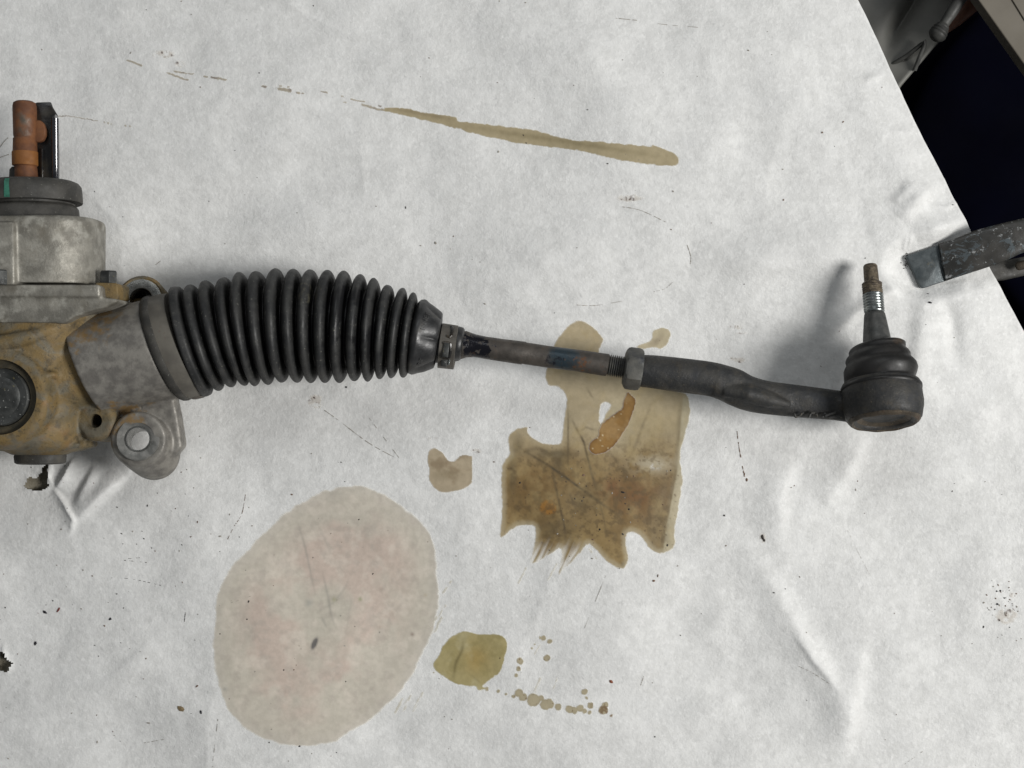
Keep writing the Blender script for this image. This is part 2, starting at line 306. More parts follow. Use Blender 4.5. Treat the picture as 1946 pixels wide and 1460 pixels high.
RIDGES = [
    # around the clamp
    (dict(pts=[(1730, 455), (1640, 480), (1480, 500), (1300, 500)], w=60, wl=35, h=2.2)),
    (dict(pts=[(1740, 470), (1800, 435), (1860, 400)], w=14, wl=36, h=2.6)),
    (dict(pts=[(1700, 420), (1745, 375), (1795, 345)], w=18, wl=26, h=1.8)),
    (dict(pts=[(1772, 392), (1795, 396), (1815, 386), (1822, 372)], w=5, wl=9, h=1.5, sharp=True)),
    (dict(pts=[(1782, 338), (1790, 342), (1800, 346)], w=6, wl=3, h=1.0, sharp=True)),
    (dict(pts=[(1735, 345), (1690, 390)], w=12, h=0.8)),
    (dict(pts=[(1640, 155), (1675, 146), (1702, 150)], w=5, wl=14, h=1.1)),
    (dict(pts=[(1690, 250), (1720, 252), (1742, 244)], w=8, h=0.5)),
    (dict(pts=[(1735, 525), (1680, 560), (1600, 610), (1560, 640)], w=22, wl=12, h=1.7)),
    (dict(pts=[(1752, 545), (1748, 600), (1735, 680), (1720, 800)], w=24, wl=40, h=1.5)),
    (dict(pts=[(1765, 550), (1800, 600), (1815, 700)], w=20, h=-1.2)),
    (dict(pts=[(1875, 512), (1850, 530), (1835, 560)], w=12, wl=20, h=-1.3)),
    (dict(pts=[(1725, 452), (1722, 470), (1728, 485)], w=3, h=1.2, sharp=True)),
    (dict(pts=[(1716, 455), (1712, 470), (1720, 485)], w=3, h=1.4, sharp=True)),
    # big soft folds, lower right
    (dict(pts=[(1400, 1020), (1470, 1130), (1560, 1280), (1640, 1420)], w=45, wl=30, h=2.2)),
    (dict(pts=[(1500, 1190), (1540, 1250), (1590, 1310)], w=8, wl=20, h=0.9)),
    (dict(pts=[(1640, 1200), (1615, 1300), (1590, 1460)], w=50, wl=24, h=1.8)),
    (dict(pts=[(1380, 1120), (1350, 1200), (1400, 1300)], w=40, h=1.2)),
    (dict(pts=[(1640, 820), (1600, 900), (1560, 960)], w=40, wl=24, h=1.6)),
    (dict(pts=[(1850, 900), (1700, 950), (1560, 1010)], w=60, h=1.0)),
    (dict(pts=[(1330, 830), (1300, 920), (1310, 1050)], w=40, h=-0.8)),
    # crumple under the housing, lower left
    (dict(pts=[(145, 870), (128, 905), (110, 927)], w=6, wl=22, h=3.0, sharp=True)),
    (dict(pts=[(108, 928), (130, 955), (148, 985), (142, 1012)], w=16, wl=4, h=2.2, sharp=True)),
    (dict(pts=[(245, 900), (200, 940), (150, 985)], w=30, wl=10, h=3.0)),
    (dict(pts=[(190, 880), (165, 930), (150, 960)], w=8, wl=16, h=1.6)),
    (dict(pts=[(102, 870), (98, 905), (106, 925)], w=5, h=1.2, sharp=True)),
    (dict(pts=[(400, 760), (330, 900), (230, 1010)], w=60, h=1.0)),
    (dict(pts=[(330, 1180), (220, 1290), (140, 1330)], w=14, wl=40, h=0.6)),
    (dict(pts=[(12, 1225), (14, 1245), (24, 1268)], w=4, h=1.4, sharp=True)),
    # upper sheet
    (dict(pts=[(260, 470), (420, 400), (560, 340), (700, 330)], w=90, h=-2.2)),
    (dict(pts=[(860, 560), (980, 500), (1150, 470), (1320, 480)], w=90, h=1.8)),
    (dict(pts=[(1250, 1120), (1330, 1200), (1420, 1320), (1440, 1440)], w=70, h=-1.6)),
    (dict(pts=[(120, 1200), (260, 1240), (420, 1400)], w=90, wl=60, h=1.8)),
    (dict(pts=[(760, 1440), (900, 1360), (1080, 1400)], w=60, h=1.2)),
    (dict(pts=[(1500, 860), (1470, 960), (1480, 1060)], w=50, wl=26, h=1.8)),
    (dict(pts=[(1700, 700), (1790, 780), (1900, 800)], w=50, wl=30, h=1.4)),
    (dict(pts=[(1330, 60), (1430, 90), (1560, 80)], w=40, h=0.9)),
    (dict(pts=[(620, 960), (700, 900), (780, 880), (900, 890)], w=60, h=0.9)),
    (dict(pts=[(900, 20), (1100, 120), (1300, 330)], w=90, h=1.6)),
    (dict(pts=[(560, 120), (520, 300), (480, 420)], w=60, h=0.8)),
    (dict(pts=[(1180, 430), (1350, 300), (1400, 160)], w=60, h=0.9)),
    (dict(pts=[(1380, 560), (1500, 460), (1640, 430)], w=40, h=0.8)),
]
def relief(x, y):
    x = np.asarray(x, float); y = np.asarray(y, float)
    h = (fnoise(x, y, 300, 1, 3) - 0.5) * 12.5 + (fnoise(x, y, 70, 2, 3) - 0.5) * 0.8 + (fnoise(x, y, 18, 9, 2) - 0.5) * 0.10
    wx = x + 60 * fnoise(x, y, 140, 13, 2); wy = y + 60 * fnoise(x, y, 140, 17, 2)          # a loose net of soft creases
    for sc_, sd_, am_ in ((420, 41, 0.9), (560, 47, 1.3)):
        h = h + am_ * (1 - np.abs(2 * fnoise(wx, wy * .8, sc_, sd_, 2) - 1)) ** 9 * sstep(.40, .62, fnoise(x, y, 300, sd_ + 2, 2))
    for r in RIDGES: h = h + (2.2 if r['pts'][0][1] < 600 else 1.8) * ridge(x, y, **r)
    # pressed flat under the clamp jaw
    q_ = np.abs((y - 512) + (x - 1752) * .31) ; e_ = np.maximum(1722 + (y - 487) * .5 - x, 0); f_ = sstep(30, 74, np.hypot(q_, e_)); h = -4.2 * (1 - f_) + h * f_
    return (h + 5.4) * 0.001                      # metres above the board
def zpaper(x, y): return float(relief(np.array([x]), np.array([y]))[0])
def gridmesh(X, Y, Z, keep=None):
    n, m = X.shape; k = TAN / 973.0
    wx = (X - 973.0) * H * k; wy = (730.0 - Y) * H * k          # relief is raised straight up from the table plane
    co = np.stack([wx, wy, Z], -1).reshape(-1, 3)
    idx = np.arange(n * m).reshape(n, m); q = np.stack([idx[:-1, :-1], idx[1:, :-1], idx[1:, 1:], idx[:-1, 1:]], -1).reshape(-1, 4)
    if keep is not None: q = q[keep[:-1, :-1].ravel() & keep[1:, 1:].ravel() | keep[1:, :-1].ravel() & keep[:-1, 1:].ravel()]
    used = np.unique(q); rm = np.full(n * m, -1); rm[used] = np.arange(len(used)); q = rm[q]; co = co[used]
    me = bpy.data.meshes.new('m'); me.vertices.add(len(co)); me.vertices.foreach_set('co', co.ravel())
    me.loops.add(q.size); me.loops.foreach_set('vertex_index', q.ravel().astype(np.int32)); me.polygons.add(len(q))
    me.polygons.foreach_set('loop_start', np.arange(0, q.size, 4, dtype=np.int32)); me.polygons.foreach_set('loop_total', np.full(len(q), 4, np.int32))
    me.update(calc_edges=True); return me, used
def sdf(poly, x, y):
    """signed distance in px, negative inside"""
    p = np.array(poly, float); d = np.full(x.shape, 1e9); ins = np.zeros(x.shape, bool)
    for i in range(len(p)):
        a = p[i]; b = p[(i + 1) % len(p)]; e = b - a; l2 = (e ** 2).sum() + 1e-9
        t = np.clip(((x - a[0]) * e[0] + (y - a[1]) * e[1]) / l2, 0, 1); d = np.minimum(d, np.hypot(x - a[0] - t * e[0], y - a[1] - t * e[1]))
        c = ((a[1] > y) != (b[1] > y)) & (x < (b[0] - a[0]) * (y - a[1]) / (b[1] - a[1] + 1e-12) + a[0]); ins ^= c
    return np.where(ins, -d, d)

# ------------------------------------------------------------------ the bench
bench = empty('workbench', P(600, 730, -0.75), 'workbench under the white paper, its board showing through small tears', 'workbench')
me = prism([(-560, -420), (1410 - 6, -420), (2610 - 6, 1950), (-560, 1950)], -0.026, -0.0012, bev=0.0015, z_ref=0)
link('bench_top', me, WOOD, bench, smooth=False)
for q in ((-500, -360), (1330, -360), (2470, 1890), (-500, 1890)):
    c = P(*q); link('leg', box((c.x, c.y, -0.389), 0.05, 0.05, 0.72, bev=0.003), LEGM, bench, smooth=False)

# ------------------------------------------------------------------ the paper
paper = empty('paper_sheet', P(900, 730, 0), 'wrinkled white paper covering the bench, blotched with oil stains and small tears', 'paper')
ys = np.concatenate([np.linspace(-400, -20, 16, endpoint=False), np.arange(-20, 1481, 2.6), np.linspace(1484, 1930, 18)])
s = np.concatenate([np.linspace(-540, -20, 16, endpoint=False), np.linspace(-20, 1, 2, endpoint=False)[:1]])
base = np.linspace(0, 1, 640)
rows = []
ex = edge_x(ys)
Xl = np.repeat(np.linspace(-540, -20, 16, endpoint=False)[None], len(ys), 0)
Xm = -20 + base[None] * (ex[:, None] - 8 + 20)
X = np.concatenate([Xl, Xm], 1); Y = np.repeat(ys[:, None], X.shape[1], 1)
Z = relief(X, Y)
Z *= (0.25 + 0.75 * sstep(0, 90, ex[:, None] - X))           # sheet comes down onto the board's edge
Z = np.maximum(Z, 0.0002)
# overhang: rolls over the edge, then hangs
mm = 0.33 / 973 * 1000
ov = [(3.0, -0.10), (5.5, -0.5), (7.2, -1.3), (8.2, -2.6), (8.6, -5), (8.0, -12), (6.5, -24), (7.5, -36)]
Xo = np.stack([ex - 8 + a / 1.0 for a, b in ov], 1); Zo = np.stack([np.maximum(Z[:, -1], 0.0002) * (1 if b > -0.6 else 0.2) + b * 0.001 for a, b in ov], 1)
Xo = Xo + (fnoise(np.repeat(ys[:, None], len(ov), 1), Xo * 0 + np.arange(len(ov))[None] * 9, 90, 12) - 0.5) * np.linspace(0, 10, len(ov))[None]
X = np.concatenate([X, Xo], 1); Y = np.concatenate([Y, np.repeat(ys[:, None], len(ov), 1)], 1); Z = np.concatenate([Z, Zo], 1)
TEARS = [[(52, 918), (60, 906), (74, 908), (84, 896), (90, 884), (97, 880), (98, 896), (95, 912), (98, 924), (86, 931), (70, 935), (56, 930)],
         [(-6, 1256), (0, 1250), (7, 1240), (12, 1226), (16, 1244), (28, 1258), (22, 1272), (14, 1276), (2, 1270), (-8, 1268)]]
keep = np.ones(X.shape, bool)
for t in TEARS:
    dd = sdf(t, X + (fnoise(X, Y, 6, 4, 2) - .5) * 8, Y + (fnoise(X, Y, 6, 8, 2) - .5) * 8)
    keep &= dd > -1.0
    Z += 0.0014 * np.exp(-np.clip(dd, 0, None) / 4.5) * (fnoise(X, Y, 14, 21, 2)) * (X < 1600)
me, used = gridmesh(X, Y, Z, keep)
sheet = link('sheet', me, PAPER, paper)
Zs_off = 0.00018
def zsurf(x, y):
    e = edge_x(y); return np.maximum(relief(x, y) * (0.25 + 0.75 * sstep(0, 90, e - x)), 0.0002)

# ------------------------------------------------------------------ stains (parts of the sheet; real thin layers that follow its relief)
def stain(name, sd_fn, bounds, col_fn, label=None, soft=1.6, step=1.7, m=STAIN, lift=Zs_off, amax=1.0, wob=3.0, ws=14):
    x0, y0, x1, y1 = bounds
    gx = np.arange(x0 - 6, x1 + 7, step); gy = np.arange(y0 - 6, y1 + 7, step); X, Y = np.meshgrid(gx, gy)
    wx = X + (fnoise(X, Y, ws, 31, 3) - .5) * wob * 2; wy = Y + (fnoise(X, Y, ws, 37, 3) - .5) * wob * 2
    wx = wx + (fnoise(X, Y, 4.5, 33, 2) - .5) * 2.2; wy = wy + (fnoise(X, Y, 4.5, 39, 2) - .5) * 2.2
    d = sd_fn(wx, wy); a = (1 - sstep(-soft, soft * 0.6, d)) * amax
    keep = a > 0.004
    me, used = gridmesh(X, Y, zsurf(X, Y) + lift, keep)
    col, a2 = col_fn(X, Y, d); a = np.clip(a * a2, 0, 1)
    at = me.attributes.new('alpha', 'FLOAT', 'POINT'); at.data.foreach_set('value', a.ravel()[used].astype(np.float32))
    col = np.clip(col + (1 - a)[..., None] * np.array([.69, .69, .675]), 0, 1.3)      # colour raised where half-clear, making up for light the layer blocks
    cc = np.concatenate([col, np.ones(col.shape[:2] + (1,))], -1).reshape(-1, 4)[used].astype(np.float32)
    at = me.attributes.new('col', 'FLOAT_COLOR', 'POINT'); at.data.foreach_set('color', cc.ravel())
    return link(name, me, m, paper, label=label)
def lerp(c1, c2, f): return c1 + (np.array(c2) - c1) * f[..., None]
def const(X, c): return np.zeros(X.shape + (3,)) + np.array(c)
def lin(r, g, b): return srgb(r, g, b)[:3]
def poly_fn(p, holes=()):
    def f(x, y):
        d = sdf(p, x, y)
        for h in holes: d = np.maximum(d, -sdf(h, x, y))
        return d
    return f
def smp(p, n=4):
    p = [tuple(q) for q in p]; q = spline([p[-1]] + p + [p[0], p[1]], n); return [tuple(v) for v in q[n:-n - 0][:len(p) * n]]
def bnd(p): a = np.array(p); return (a[:, 0].min(), a[:, 1].min(), a[:, 0].max(), a[:, 1].max())
def line(X, Y, pts, w): return np.abs(ridge(X, Y, pts, w, 1.0))
STREAK = [(681, 201), (726, 210), (737, 205.7), (772, 208), (808, 216), (864.5, 223.8), (876, 232.8), (955, 242.4), (1028, 252), (1068, 265), (1124.6, 272.4), (1226, 282), (1237.6, 279), (1277, 296), (1287, 310), (1271.5, 320), (1181, 310), (1085, 287.6), (994.5, 276), (915, 259.4), (842, 239.6), (729, 213.7), (700, 206)]
def c_streak(X, Y, d):
    c = const(X, lin(167, 154, 124)); c = lerp(c, lin(148, 136, 102), np.exp(-np.abs(d + 1) / 2.5) * 0.12)
    c = lerp(c, lin(140, 128, 98), np.clip(line(X, Y, [(860, 238), (1034, 266), (1180, 291), (1275, 306)], 7) * 1.0, 0, 1) * 0.8 * (0.6 + 0.8 * fnoise(X, Y, 10, 3)))
    c = lerp(c, lin(140, 126, 98), line(X, Y, [(745, 208), (800, 218), (870, 231)], 5) * 0.7); return c, 1.0
stain('oil_streak', poly_fn(smp(STREAK)), bnd(STREAK), c_streak, 'long thin olive oil streak tapering to the left', wob=2)
OVAL = [(683, 920.7), (723, 932.7), (763, 958), (799.4, 987), (821, 1023.5), (832, 1074), (834, 1132), (821, 1201), (796, 1256), (763, 1310), (727, 1346.6), (690.5, 1375.7), (636, 1403), (581.6, 1413.8), (520, 1401), (480, 1386.6), (447, 1350), (425.4, 1310), (412.7, 1248.6), (411, 1197.7), (418, 1136), (432.7, 1092), (458, 1060), (494.4, 1020), (545, 976), (589, 947), (625, 931), (654, 923.6)]
def c_oval(X, Y, d):
    f = fnoise(X, Y, 90, 51, 4); c = const(X, lin(190, 181, 164)); c = lerp(c, lin(192, 172, 156), np.clip(sstep(0.35, 0.6, f) * sstep(-20, -90, d) * 1.2, 0, 1)); c = lerp(c, lin(184, 176, 158), sstep(0.5, 0.75, fnoise(X, Y, 130, 56, 3)) * .7)
    c = lerp(c, lin(212, 200, 184), sstep(0.5, 0.75, fnoise(X, Y, 24, 58, 5)) * 0.5); c = lerp(c, lin(168, 156, 142), sstep(0.52, 0.75, fnoise(X, Y, 16, 60, 5)) * 0.45)
    c = lerp(c, lin(190, 182, 168), sstep(-26, -2, d) * .5)
    for pts, w, a in [([(567, 990), (582, 1040), (592, 1085), (602, 1130)], 3, .5), ([(615, 1085), (625, 1130), (633, 1170), (640, 1190)], 3, .55), ([(606, 1000), (622, 1030), (630, 1050)], 4, .25), ([(614, 1168), (623, 1190)], 3, .5), ([(668, 1085), (660, 1110), (640, 1140), (600, 1165)], 3, .3), ([(672, 1120), (663, 1180), (655, 1220)], 3, .2), ([(440, 1092), (500, 1084)], 2, .2), ([(560, 1390), (570, 1300), (600, 1220)], 12, .1)]:
        c = lerp(c, lin(130, 124, 112), line(X, Y, pts, w) * a)
    for (x, y, r, cc, a) in [(637, 1137, 5, (140, 135, 90), .7), (686, 1137, 4, (120, 125, 70), .8), (784, 1205, 3.5, (110, 80, 60), .8), (590, 1143, 7, (130, 132, 125), .5), (725, 1118, 4, (140, 115, 95), .4), (722, 1190, 3, (140, 115, 95), .4), (809, 1130, 3, (150, 130, 90), .5), (433, 1304, 5, (120, 120, 110), .5)]:
        c = lerp(c, lin(*cc), np.exp(-((X - x) ** 2 + (Y - y) ** 2) / r ** 2) * a)
    dk = np.exp(-(((X - 601 - (1218 - Y) * 0.35) / 5.0) ** 2 + ((Y - 1219) / 11) ** 2) ** 2); c = lerp(c, lin(44, 30, 22), np.clip(dk * (1.1 + 0.7 * fnoise(X, Y, 4, 66, 2)), 0, 1))
    return c, 0.80
stain('oil_stain', poly_fn(smp(OVAL)), bnd(OVAL), c_oval, 'very large faint pinkish beige oval oil stain', wob=5, ws=26, step=2.2, soft=3.2)
OLIVE = [(885.7, 1197.4), (907, 1202.8), (941.8, 1202.8), (957.8, 1209), (964.5, 1221.5), (960.5, 1242.8), (949.8, 1275), (933.8, 1288), (917.8, 1301.6), (925, 1306), (920, 1309), (909.7, 1310), (904, 1303), (885.7, 1301.6), (864, 1297.6), (840, 1283), (827, 1272), (824, 1259), (835, 1244), (840, 1229.5), (853.6, 1212), (869.6, 1202.8)]
def c_olive(X, Y, d):
    c = const(X, lin(170, 158, 114)); c = lerp(c, lin(166, 145, 92), np.exp(-(((X - 905) / 26) ** 2 + ((Y - 1250) / 30) ** 2)))
    c = lerp(c, lin(150, 138, 92), sstep(.5, .7, fnoise(X, Y, 20, 71)) * .5); c = lerp(c, lin(184, 176, 140), sstep(.5, .7, fnoise(X + 90, Y, 40, 73)) * .5)
    c = lerp(c, lin(112, 102, 66), line(X, Y, [(882, 1212), (878, 1235), (866, 1260), (861, 1292)], 4) * .7); c = lerp(c, lin(124, 114, 80), line(X, Y, [(884, 1272), (900, 1285), (918, 1300)], 3) * .3)
    c = lerp(c, lin(140, 130, 88), np.exp(-np.abs(d + 1) / 2) * .15); return c, 1.0
stain('oil_stain', poly_fn(smp(OLIVE)), bnd(OLIVE), c_olive, 'olive green rounded oil blot right of the big oval stain', wob=1.5)
HEART = [(825, 851), (833, 853), (843, 860.7), (850, 871), (859, 875.7), (867, 873), (875, 865), (884, 863), (893, 865), (898, 869.7), (898.7, 910), (893, 920.6), (879.5, 928.5), (861, 933), (844.4, 935), (834, 932), (823, 921.7), (816.7, 909), (816, 888), (812.8, 871), (816, 856)]
def c_heart(X, Y, d):
    c = const(X, lin(172, 158, 134)); c = lerp(c, lin(148, 132, 108), sstep(.45, .7, fnoise(X, Y, 24, 81))); c = lerp(c, lin(140, 126, 100), np.exp(-(((X - 850) / 28) ** 2 + ((Y - 900) / 8) ** 2)) * .6); return c, 1.0
stain('oil_stain', poly_fn(smp(HEART)), bnd(HEART), c_heart, 'small tan notched oil stain shaped like a molar', wob=1)
BIG = [(1104.5, 611.4), (1124, 622), (1145.5, 645), (1139, 662), (1140, 690), (1180, 712), (1290, 745), (1303, 750), (1311, 775), (1308, 800), (1302, 818), (1293, 850), (1290, 875), (1296, 910), (1293, 930), (1290, 950), (1284, 985), (1279, 1014), (1282.6, 1028), (1272, 1044), (1252, 1049.5), (1232.8, 1040.6), (1215, 1015.6), (1197, 1008.5), (1188, 1014), (1188, 1035), (1191.8, 1056.6), (1188, 1072), (1179, 1078), (1151, 1063.7), (1118.8, 1031.7), (1101, 1049.5), (1072.5, 1078), (1060, 1088), (1067, 1042), (1047.5, 1049.5), (1008, 1070), (1014, 1040), (1017, 1010), (1012, 998), (980, 999.6), (951, 1021), (954, 982), (953, 896), (958, 876), (969, 860.7), (965.6, 839), (968, 828), (976, 818), (990, 813), (1003, 811), (1003, 820), (1010, 830), (1029.7, 841), (1045, 843), (1065, 841), (1070, 815), (1072.5, 789.5), (1076, 761), (1073, 748), (1065, 738), (1055, 734), (1042, 732.5), (1037, 720), (1037, 707.5), (1042, 690), (1051, 661), (1060, 645), (1072.5, 627.4), (1088, 614)]
BH = [(1149, 764.5), (1159.7, 768), (1157, 776), (1151, 784), (1142, 803.7), (1138, 800), (1138, 793), (1140, 773)]
def c_big(X, Y, d):
    low = sstep(800, 900, Y); c = const(X, lin(174, 160, 131)); c = lerp(c, lin(142, 120, 80), low)
    f = fnoise(X, Y, 60, 91, 5)
    c = lerp(c, lin(122, 100, 64), sstep(.45, .65, f) * low * .8)
    g = lambda x, y, rx, ry: np.exp(-(((X - x) / rx) ** 2 + ((Y - y) / ry) ** 2))
    c = lerp(c, lin(112, 80, 48), np.clip(g(1205, 940, 62, 34) * (0.4 + 1.2 * fnoise(X, Y, 12, 93, 4)), 0, 1) * .8)
    c = lerp(c, lin(114, 88, 54), np.clip(g(1010, 920, 45, 50) * (0.2 + 1.1 * fnoise(X, Y, 10, 95, 4)), 0, 1) * .7)
    c = lerp(c, lin(82, 72, 54), np.clip(g(1105, 950, 34, 26) + g(1055, 1005, 44, 22), 0, 1) * .6 * (0.4 + fnoise(X, Y, 8, 97, 3)))
    c = lerp(c, lin(168, 150, 104), g(1245, 800, 70, 60) * .5 * fnoise(X, Y, 30, 99))
    c = lerp(c, lin(88, 80, 62), np.clip(g(1050, 862, 40, 8) + g(985, 845, 8, 18) + g(974, 890, 8, 44) + g(1060, 880, 12, 18), 0, 1) * .62)
    c = lerp(c, lin(196, 188, 166), g(1240, 882, 40, 18) * .7 * sstep(.2, .6, fnoise(X, Y, 14, 101) + g(1240, 884, 24, 12) * .5))
    c = lerp(c, lin(196, 188, 162), g(1168, 800, 26, 50) * .4)
    # darker band and paler border strip along the right side
    bx = np.interp(Y, [750, 893, 1000, 1048], [1294, 1283, 1262, 1255]); c = lerp(c, lin(118, 108, 84), np.exp(-((X - bx) / 5.0) ** 2) * .55 * sstep(750, 800, Y)); c = lerp(c, lin(116, 104, 80), np.exp(-((X - bx + 18) / 16.0) ** 2) * .5 * sstep(870, 950, Y)); c = lerp(c, lin(184, 176, 150), sstep(0, 5, X - bx) * sstep(740, 760, Y) * .7)
    for pts, w, a in [([(985, 850), (1040, 882), (1094, 920), (1143.7, 957), (1176, 978)], 3.2, .75), ([(1083, 791), (1095, 815), (1108, 839), (1122, 895), (1136.6, 946)], 3.0, .65), ([(1136, 946), (1146, 985), (1151, 1017)], 2.6, .4), ([(1047.5, 885.6), (1060, 945), (1072, 1000), (1076, 1046)], 3, .5), ([(1078, 765), (1079, 800), (1078, 885)], 2.4, .45), ([(1240, 760), (1215, 820), (1192, 885)], 4, .3), ([(1113, 735), (1128, 760)], 3, .3), ([(1080, 932), (1093, 965)], 3, .4), ([(1150, 850), (1190, 900), (1215, 935)], 4, .25), ([(990, 860), (1020, 850), (1050, 862)], 5, .4), ([(1184, 1065), (1180, 1075)], 4, .5), ([(1100, 820), (1112, 812), (1135, 818)], 3, .35)]:
        c = lerp(c, lin(78, 68, 50), line(X, Y, pts, w) * a * 1.3 * (0.5 + fnoise(X, Y, 7, 103, 2)))
    am = g(1041, 962, 17, 15) * (0.7 + .6 * fnoise(X, Y, 9, 104)); c = lerp(c, lin(150, 106, 48), sstep(.35, .5, am) * .85); c = lerp(c, lin(120, 84, 36), np.exp(-((am - .42) / .06) ** 2) * .5)
    c = lerp(c, lin(120, 84, 56), g(1158, 925, 16, 12) * .8)
    sp = fnoise(X, Y, 4.5, 107, 2) ; c = lerp(c, lin(92, 74, 52), sstep(.74, .86, sp) * .7 * low); c = lerp(c, lin(96, 80, 54), sstep(.48, .68, fnoise(X, Y, 9, 191, 4)) * .6 * low * sstep(-4, -26, d)); c = lerp(c, lin(172, 152, 108), sstep(.45, .85, fnoise(X, Y, 26, 193, 4)) * .4)
    c = lerp(c, lin(168, 156, 124), np.exp(-np.abs(d + 1.5) / 2.5) * .12); c = lerp(c, lin(190, 180, 154), sstep(-13, -3, d) * .45 * low)
    a = 1 - 0.85 * sstep(1032, 1086, Y + 26 * fnoise(X * 2.2 + Y * 1.1, Y * 0.2, 9, 110, 2)) * sstep(.30, .55, fnoise(X * 2.2 + Y * 1.1, Y * 0.2, 9, 109, 2)) * (1 - sstep(1105, 1135, X))
    a = a * (1 - .6 * g(1241, 885, 11, 6) * sstep(.4, .6, fnoise(X, Y, 8, 111)))
    return c, a
stain('oil_stain', poly_fn(smp(BIG, 3), [smp(BH)]), bnd(BIG), c_big, 'large jagged brown oil stain spreading below the jam nut', wob=1.6, step=1.5, soft=2.2)
AMB = [(1191.8, 745), (1200, 752), (1207, 762.8), (1203, 780), (1197, 796.6), (1190, 812), (1179, 828.6), (1165, 848), (1150, 858), (1140, 861.5), (1129.5, 862.5), (1119, 856), (1117, 846.5), (1124, 836), (1134.8, 828.6), (1138, 815), (1143.7, 803.7), (1158, 792), (1172, 782), (1182, 774), (1183, 761)]
def c_amb(X, Y, d):
    c = const(X, lin(150, 116, 68)); c = lerp(c, lin(112, 80, 42), np.exp(-np.abs(d + 1) / 2.4)); c = lerp(c, lin(172, 142, 98), sstep(.5, .7, fnoise(X, Y, 26, 121)) * .6)
    c = lerp(c, lin(230, 215, 180), sstep(.90, .94, fnoise(X, Y, 5, 123, 1)) * .6); return c, 1.0
stain('oil_puddle', poly_fn(smp(AMB, 3)), bnd(AMB), c_amb, 'wet amber oil smear inside the big brown stain', wob=1.2, m=PUDDLE, lift=0.00045, step=1.4)
TIP = [(1261, 624), (1270, 628), (1273, 637), (1268, 653), (1256, 663), (1240, 661), (1222, 664), (1208, 660), (1222, 653), (1233, 648), (1238, 640), (1240, 630), (1250, 625)]
stain('oil_stain', poly_fn(smp(TIP)), bnd(TIP), lambda X, Y, d: (lerp(const(X, lin(180, 168, 138)), lin(142, 128, 104), np.clip(line(X, Y, [(1228, 658), (1245, 650), (1262, 635)], 8), 0, 1) * .7), .95), 'small tadpole shaped stain above the jam nut', wob=1)
DROPS = [(947, 1311.5, 4), (977, 1321, 4.5), (962, 1317, 3), (986, 1314, 8), (994, 1322, 8), (1014, 1327, 13), (1029, 1324, 6), (1036, 1336, 10), (1044, 1334, 9), (1060.7, 1339.6, 7), (1082, 1344, 8), (1092, 1346, 7), (1102, 1342, 7), (1110, 1348, 5), (1120, 1350, 4), (1110, 1311, 6.5), (1114, 1322, 3), (1121, 1337, 6), (1145, 1346, 9), (1149, 1336, 6), (1160, 1356, 3), (1039, 1247.6, 6.5), (1032.7, 1210, 5.5), (1044.7, 1215.6, 5), (1026, 1209, 3), (988, 1253, 7), (985, 1268, 4.5), (981, 1281, 4), (1010, 1229, 2.5), (1015, 1222, 2), (825, 1278, 2), (925, 1307, 4)]
c_drop = lambda X, Y, d: (lerp(lerp(const(X, lin(172, 162, 136)), lin(134, 122, 94), np.exp(-np.abs(d + 1) / 1.5) * .4), lin(110, 84, 54), np.clip(sstep(1105, 1150, X) * sstep(.4, .6, fnoise(X, Y, 5, 131, 2)) + sstep(.74, .8, fnoise(X, Y, 4, 133, 2)), 0, 1) * .8), 1.0)
_left = list(DROPS)
while _left:                                   # touching drops have run together into one blot
    grp = [_left.pop()]; grew = True
    while grew:
        grew = False
        for q in list(_left):
            if any(math.hypot(q[0] - g_[0], q[1] - g_[1]) < q[2] + g_[2] + 5 for g_ in grp): grp.append(q); _left.remove(q); grew = True
    def sd_g(x, y, grp=grp):
        d = np.full(x.shape, 1e9)
        for a, b, r in grp: d = np.minimum(d, np.hypot(x - a, y - b) - r)
        return d
    g_ = np.array(grp); stain('oil_drop', sd_g, ((g_[:, 0] - g_[:, 2]).min() - 3, (g_[:, 1] - g_[:, 2]).min() - 3, (g_[:, 0] + g_[:, 2]).max() + 3, (g_[:, 1] + g_[:, 2]).max() + 3), c_drop, wob=1.6, ws=8, step=1.4)
STR2 = [(290, 98, 4), (300, 102, 4), (306, 108, 5), (318, 104, 5), (327, 110, 5), (330, 107, 4), (340, 122, 2), (357, 126, 4), (345, 128, 2), (360, 153, 2)]
def sd_dash(x, y):
    d = np.full(x.shape, 1e9)
    for (x0, y0, x1, y1, r) in [(246, 118, 272, 127, 2.2), (322, 142, 360, 156, 2.0), (334, 138, 352, 142, 2), (352, 141, 370, 144, 1.4), (392, 149, 398, 150, 2), (406, 151, 432, 156, 2.4), (503, 168, 508, 169, 3), (534, 173, 555, 177, 3.6), (568, 180, 572, 181, 2.4), (578, 182, 580, 182, 2), (534, 167, 538, 167, 1.6), (550, 170, 552, 170, 1.6), (613, 177, 625, 180, 1.6), (650, 186, 655, 187, 1.4), (668, 191, 694, 196, 1.6), (655, 197, 659, 198, 1.6), (690, 202, 728, 212, 2.4), (722, 203, 725, 204, 1.6), (110, 224, 130, 223, 1.3), (130, 223, 190, 233, 1.1), (203, 235, 204, 236, 1.6), (210, 237, 211, 238, 1.6), (217, 239, 217, 239, 1.6), (243, 242, 244, 243, 1.8), (252, 244, 253, 245, 1.8)]:
        ex, ey = x1 - x0, y1 - y0; l2 = ex * ex + ey * ey + 1e-6; t = np.clip(((x - x0) * ex + (y - y0) * ey) / l2, 0, 1); d = np.minimum(d, np.hypot(x - x0 - t * ex, y - y0 - t * ey) - r)
    return d
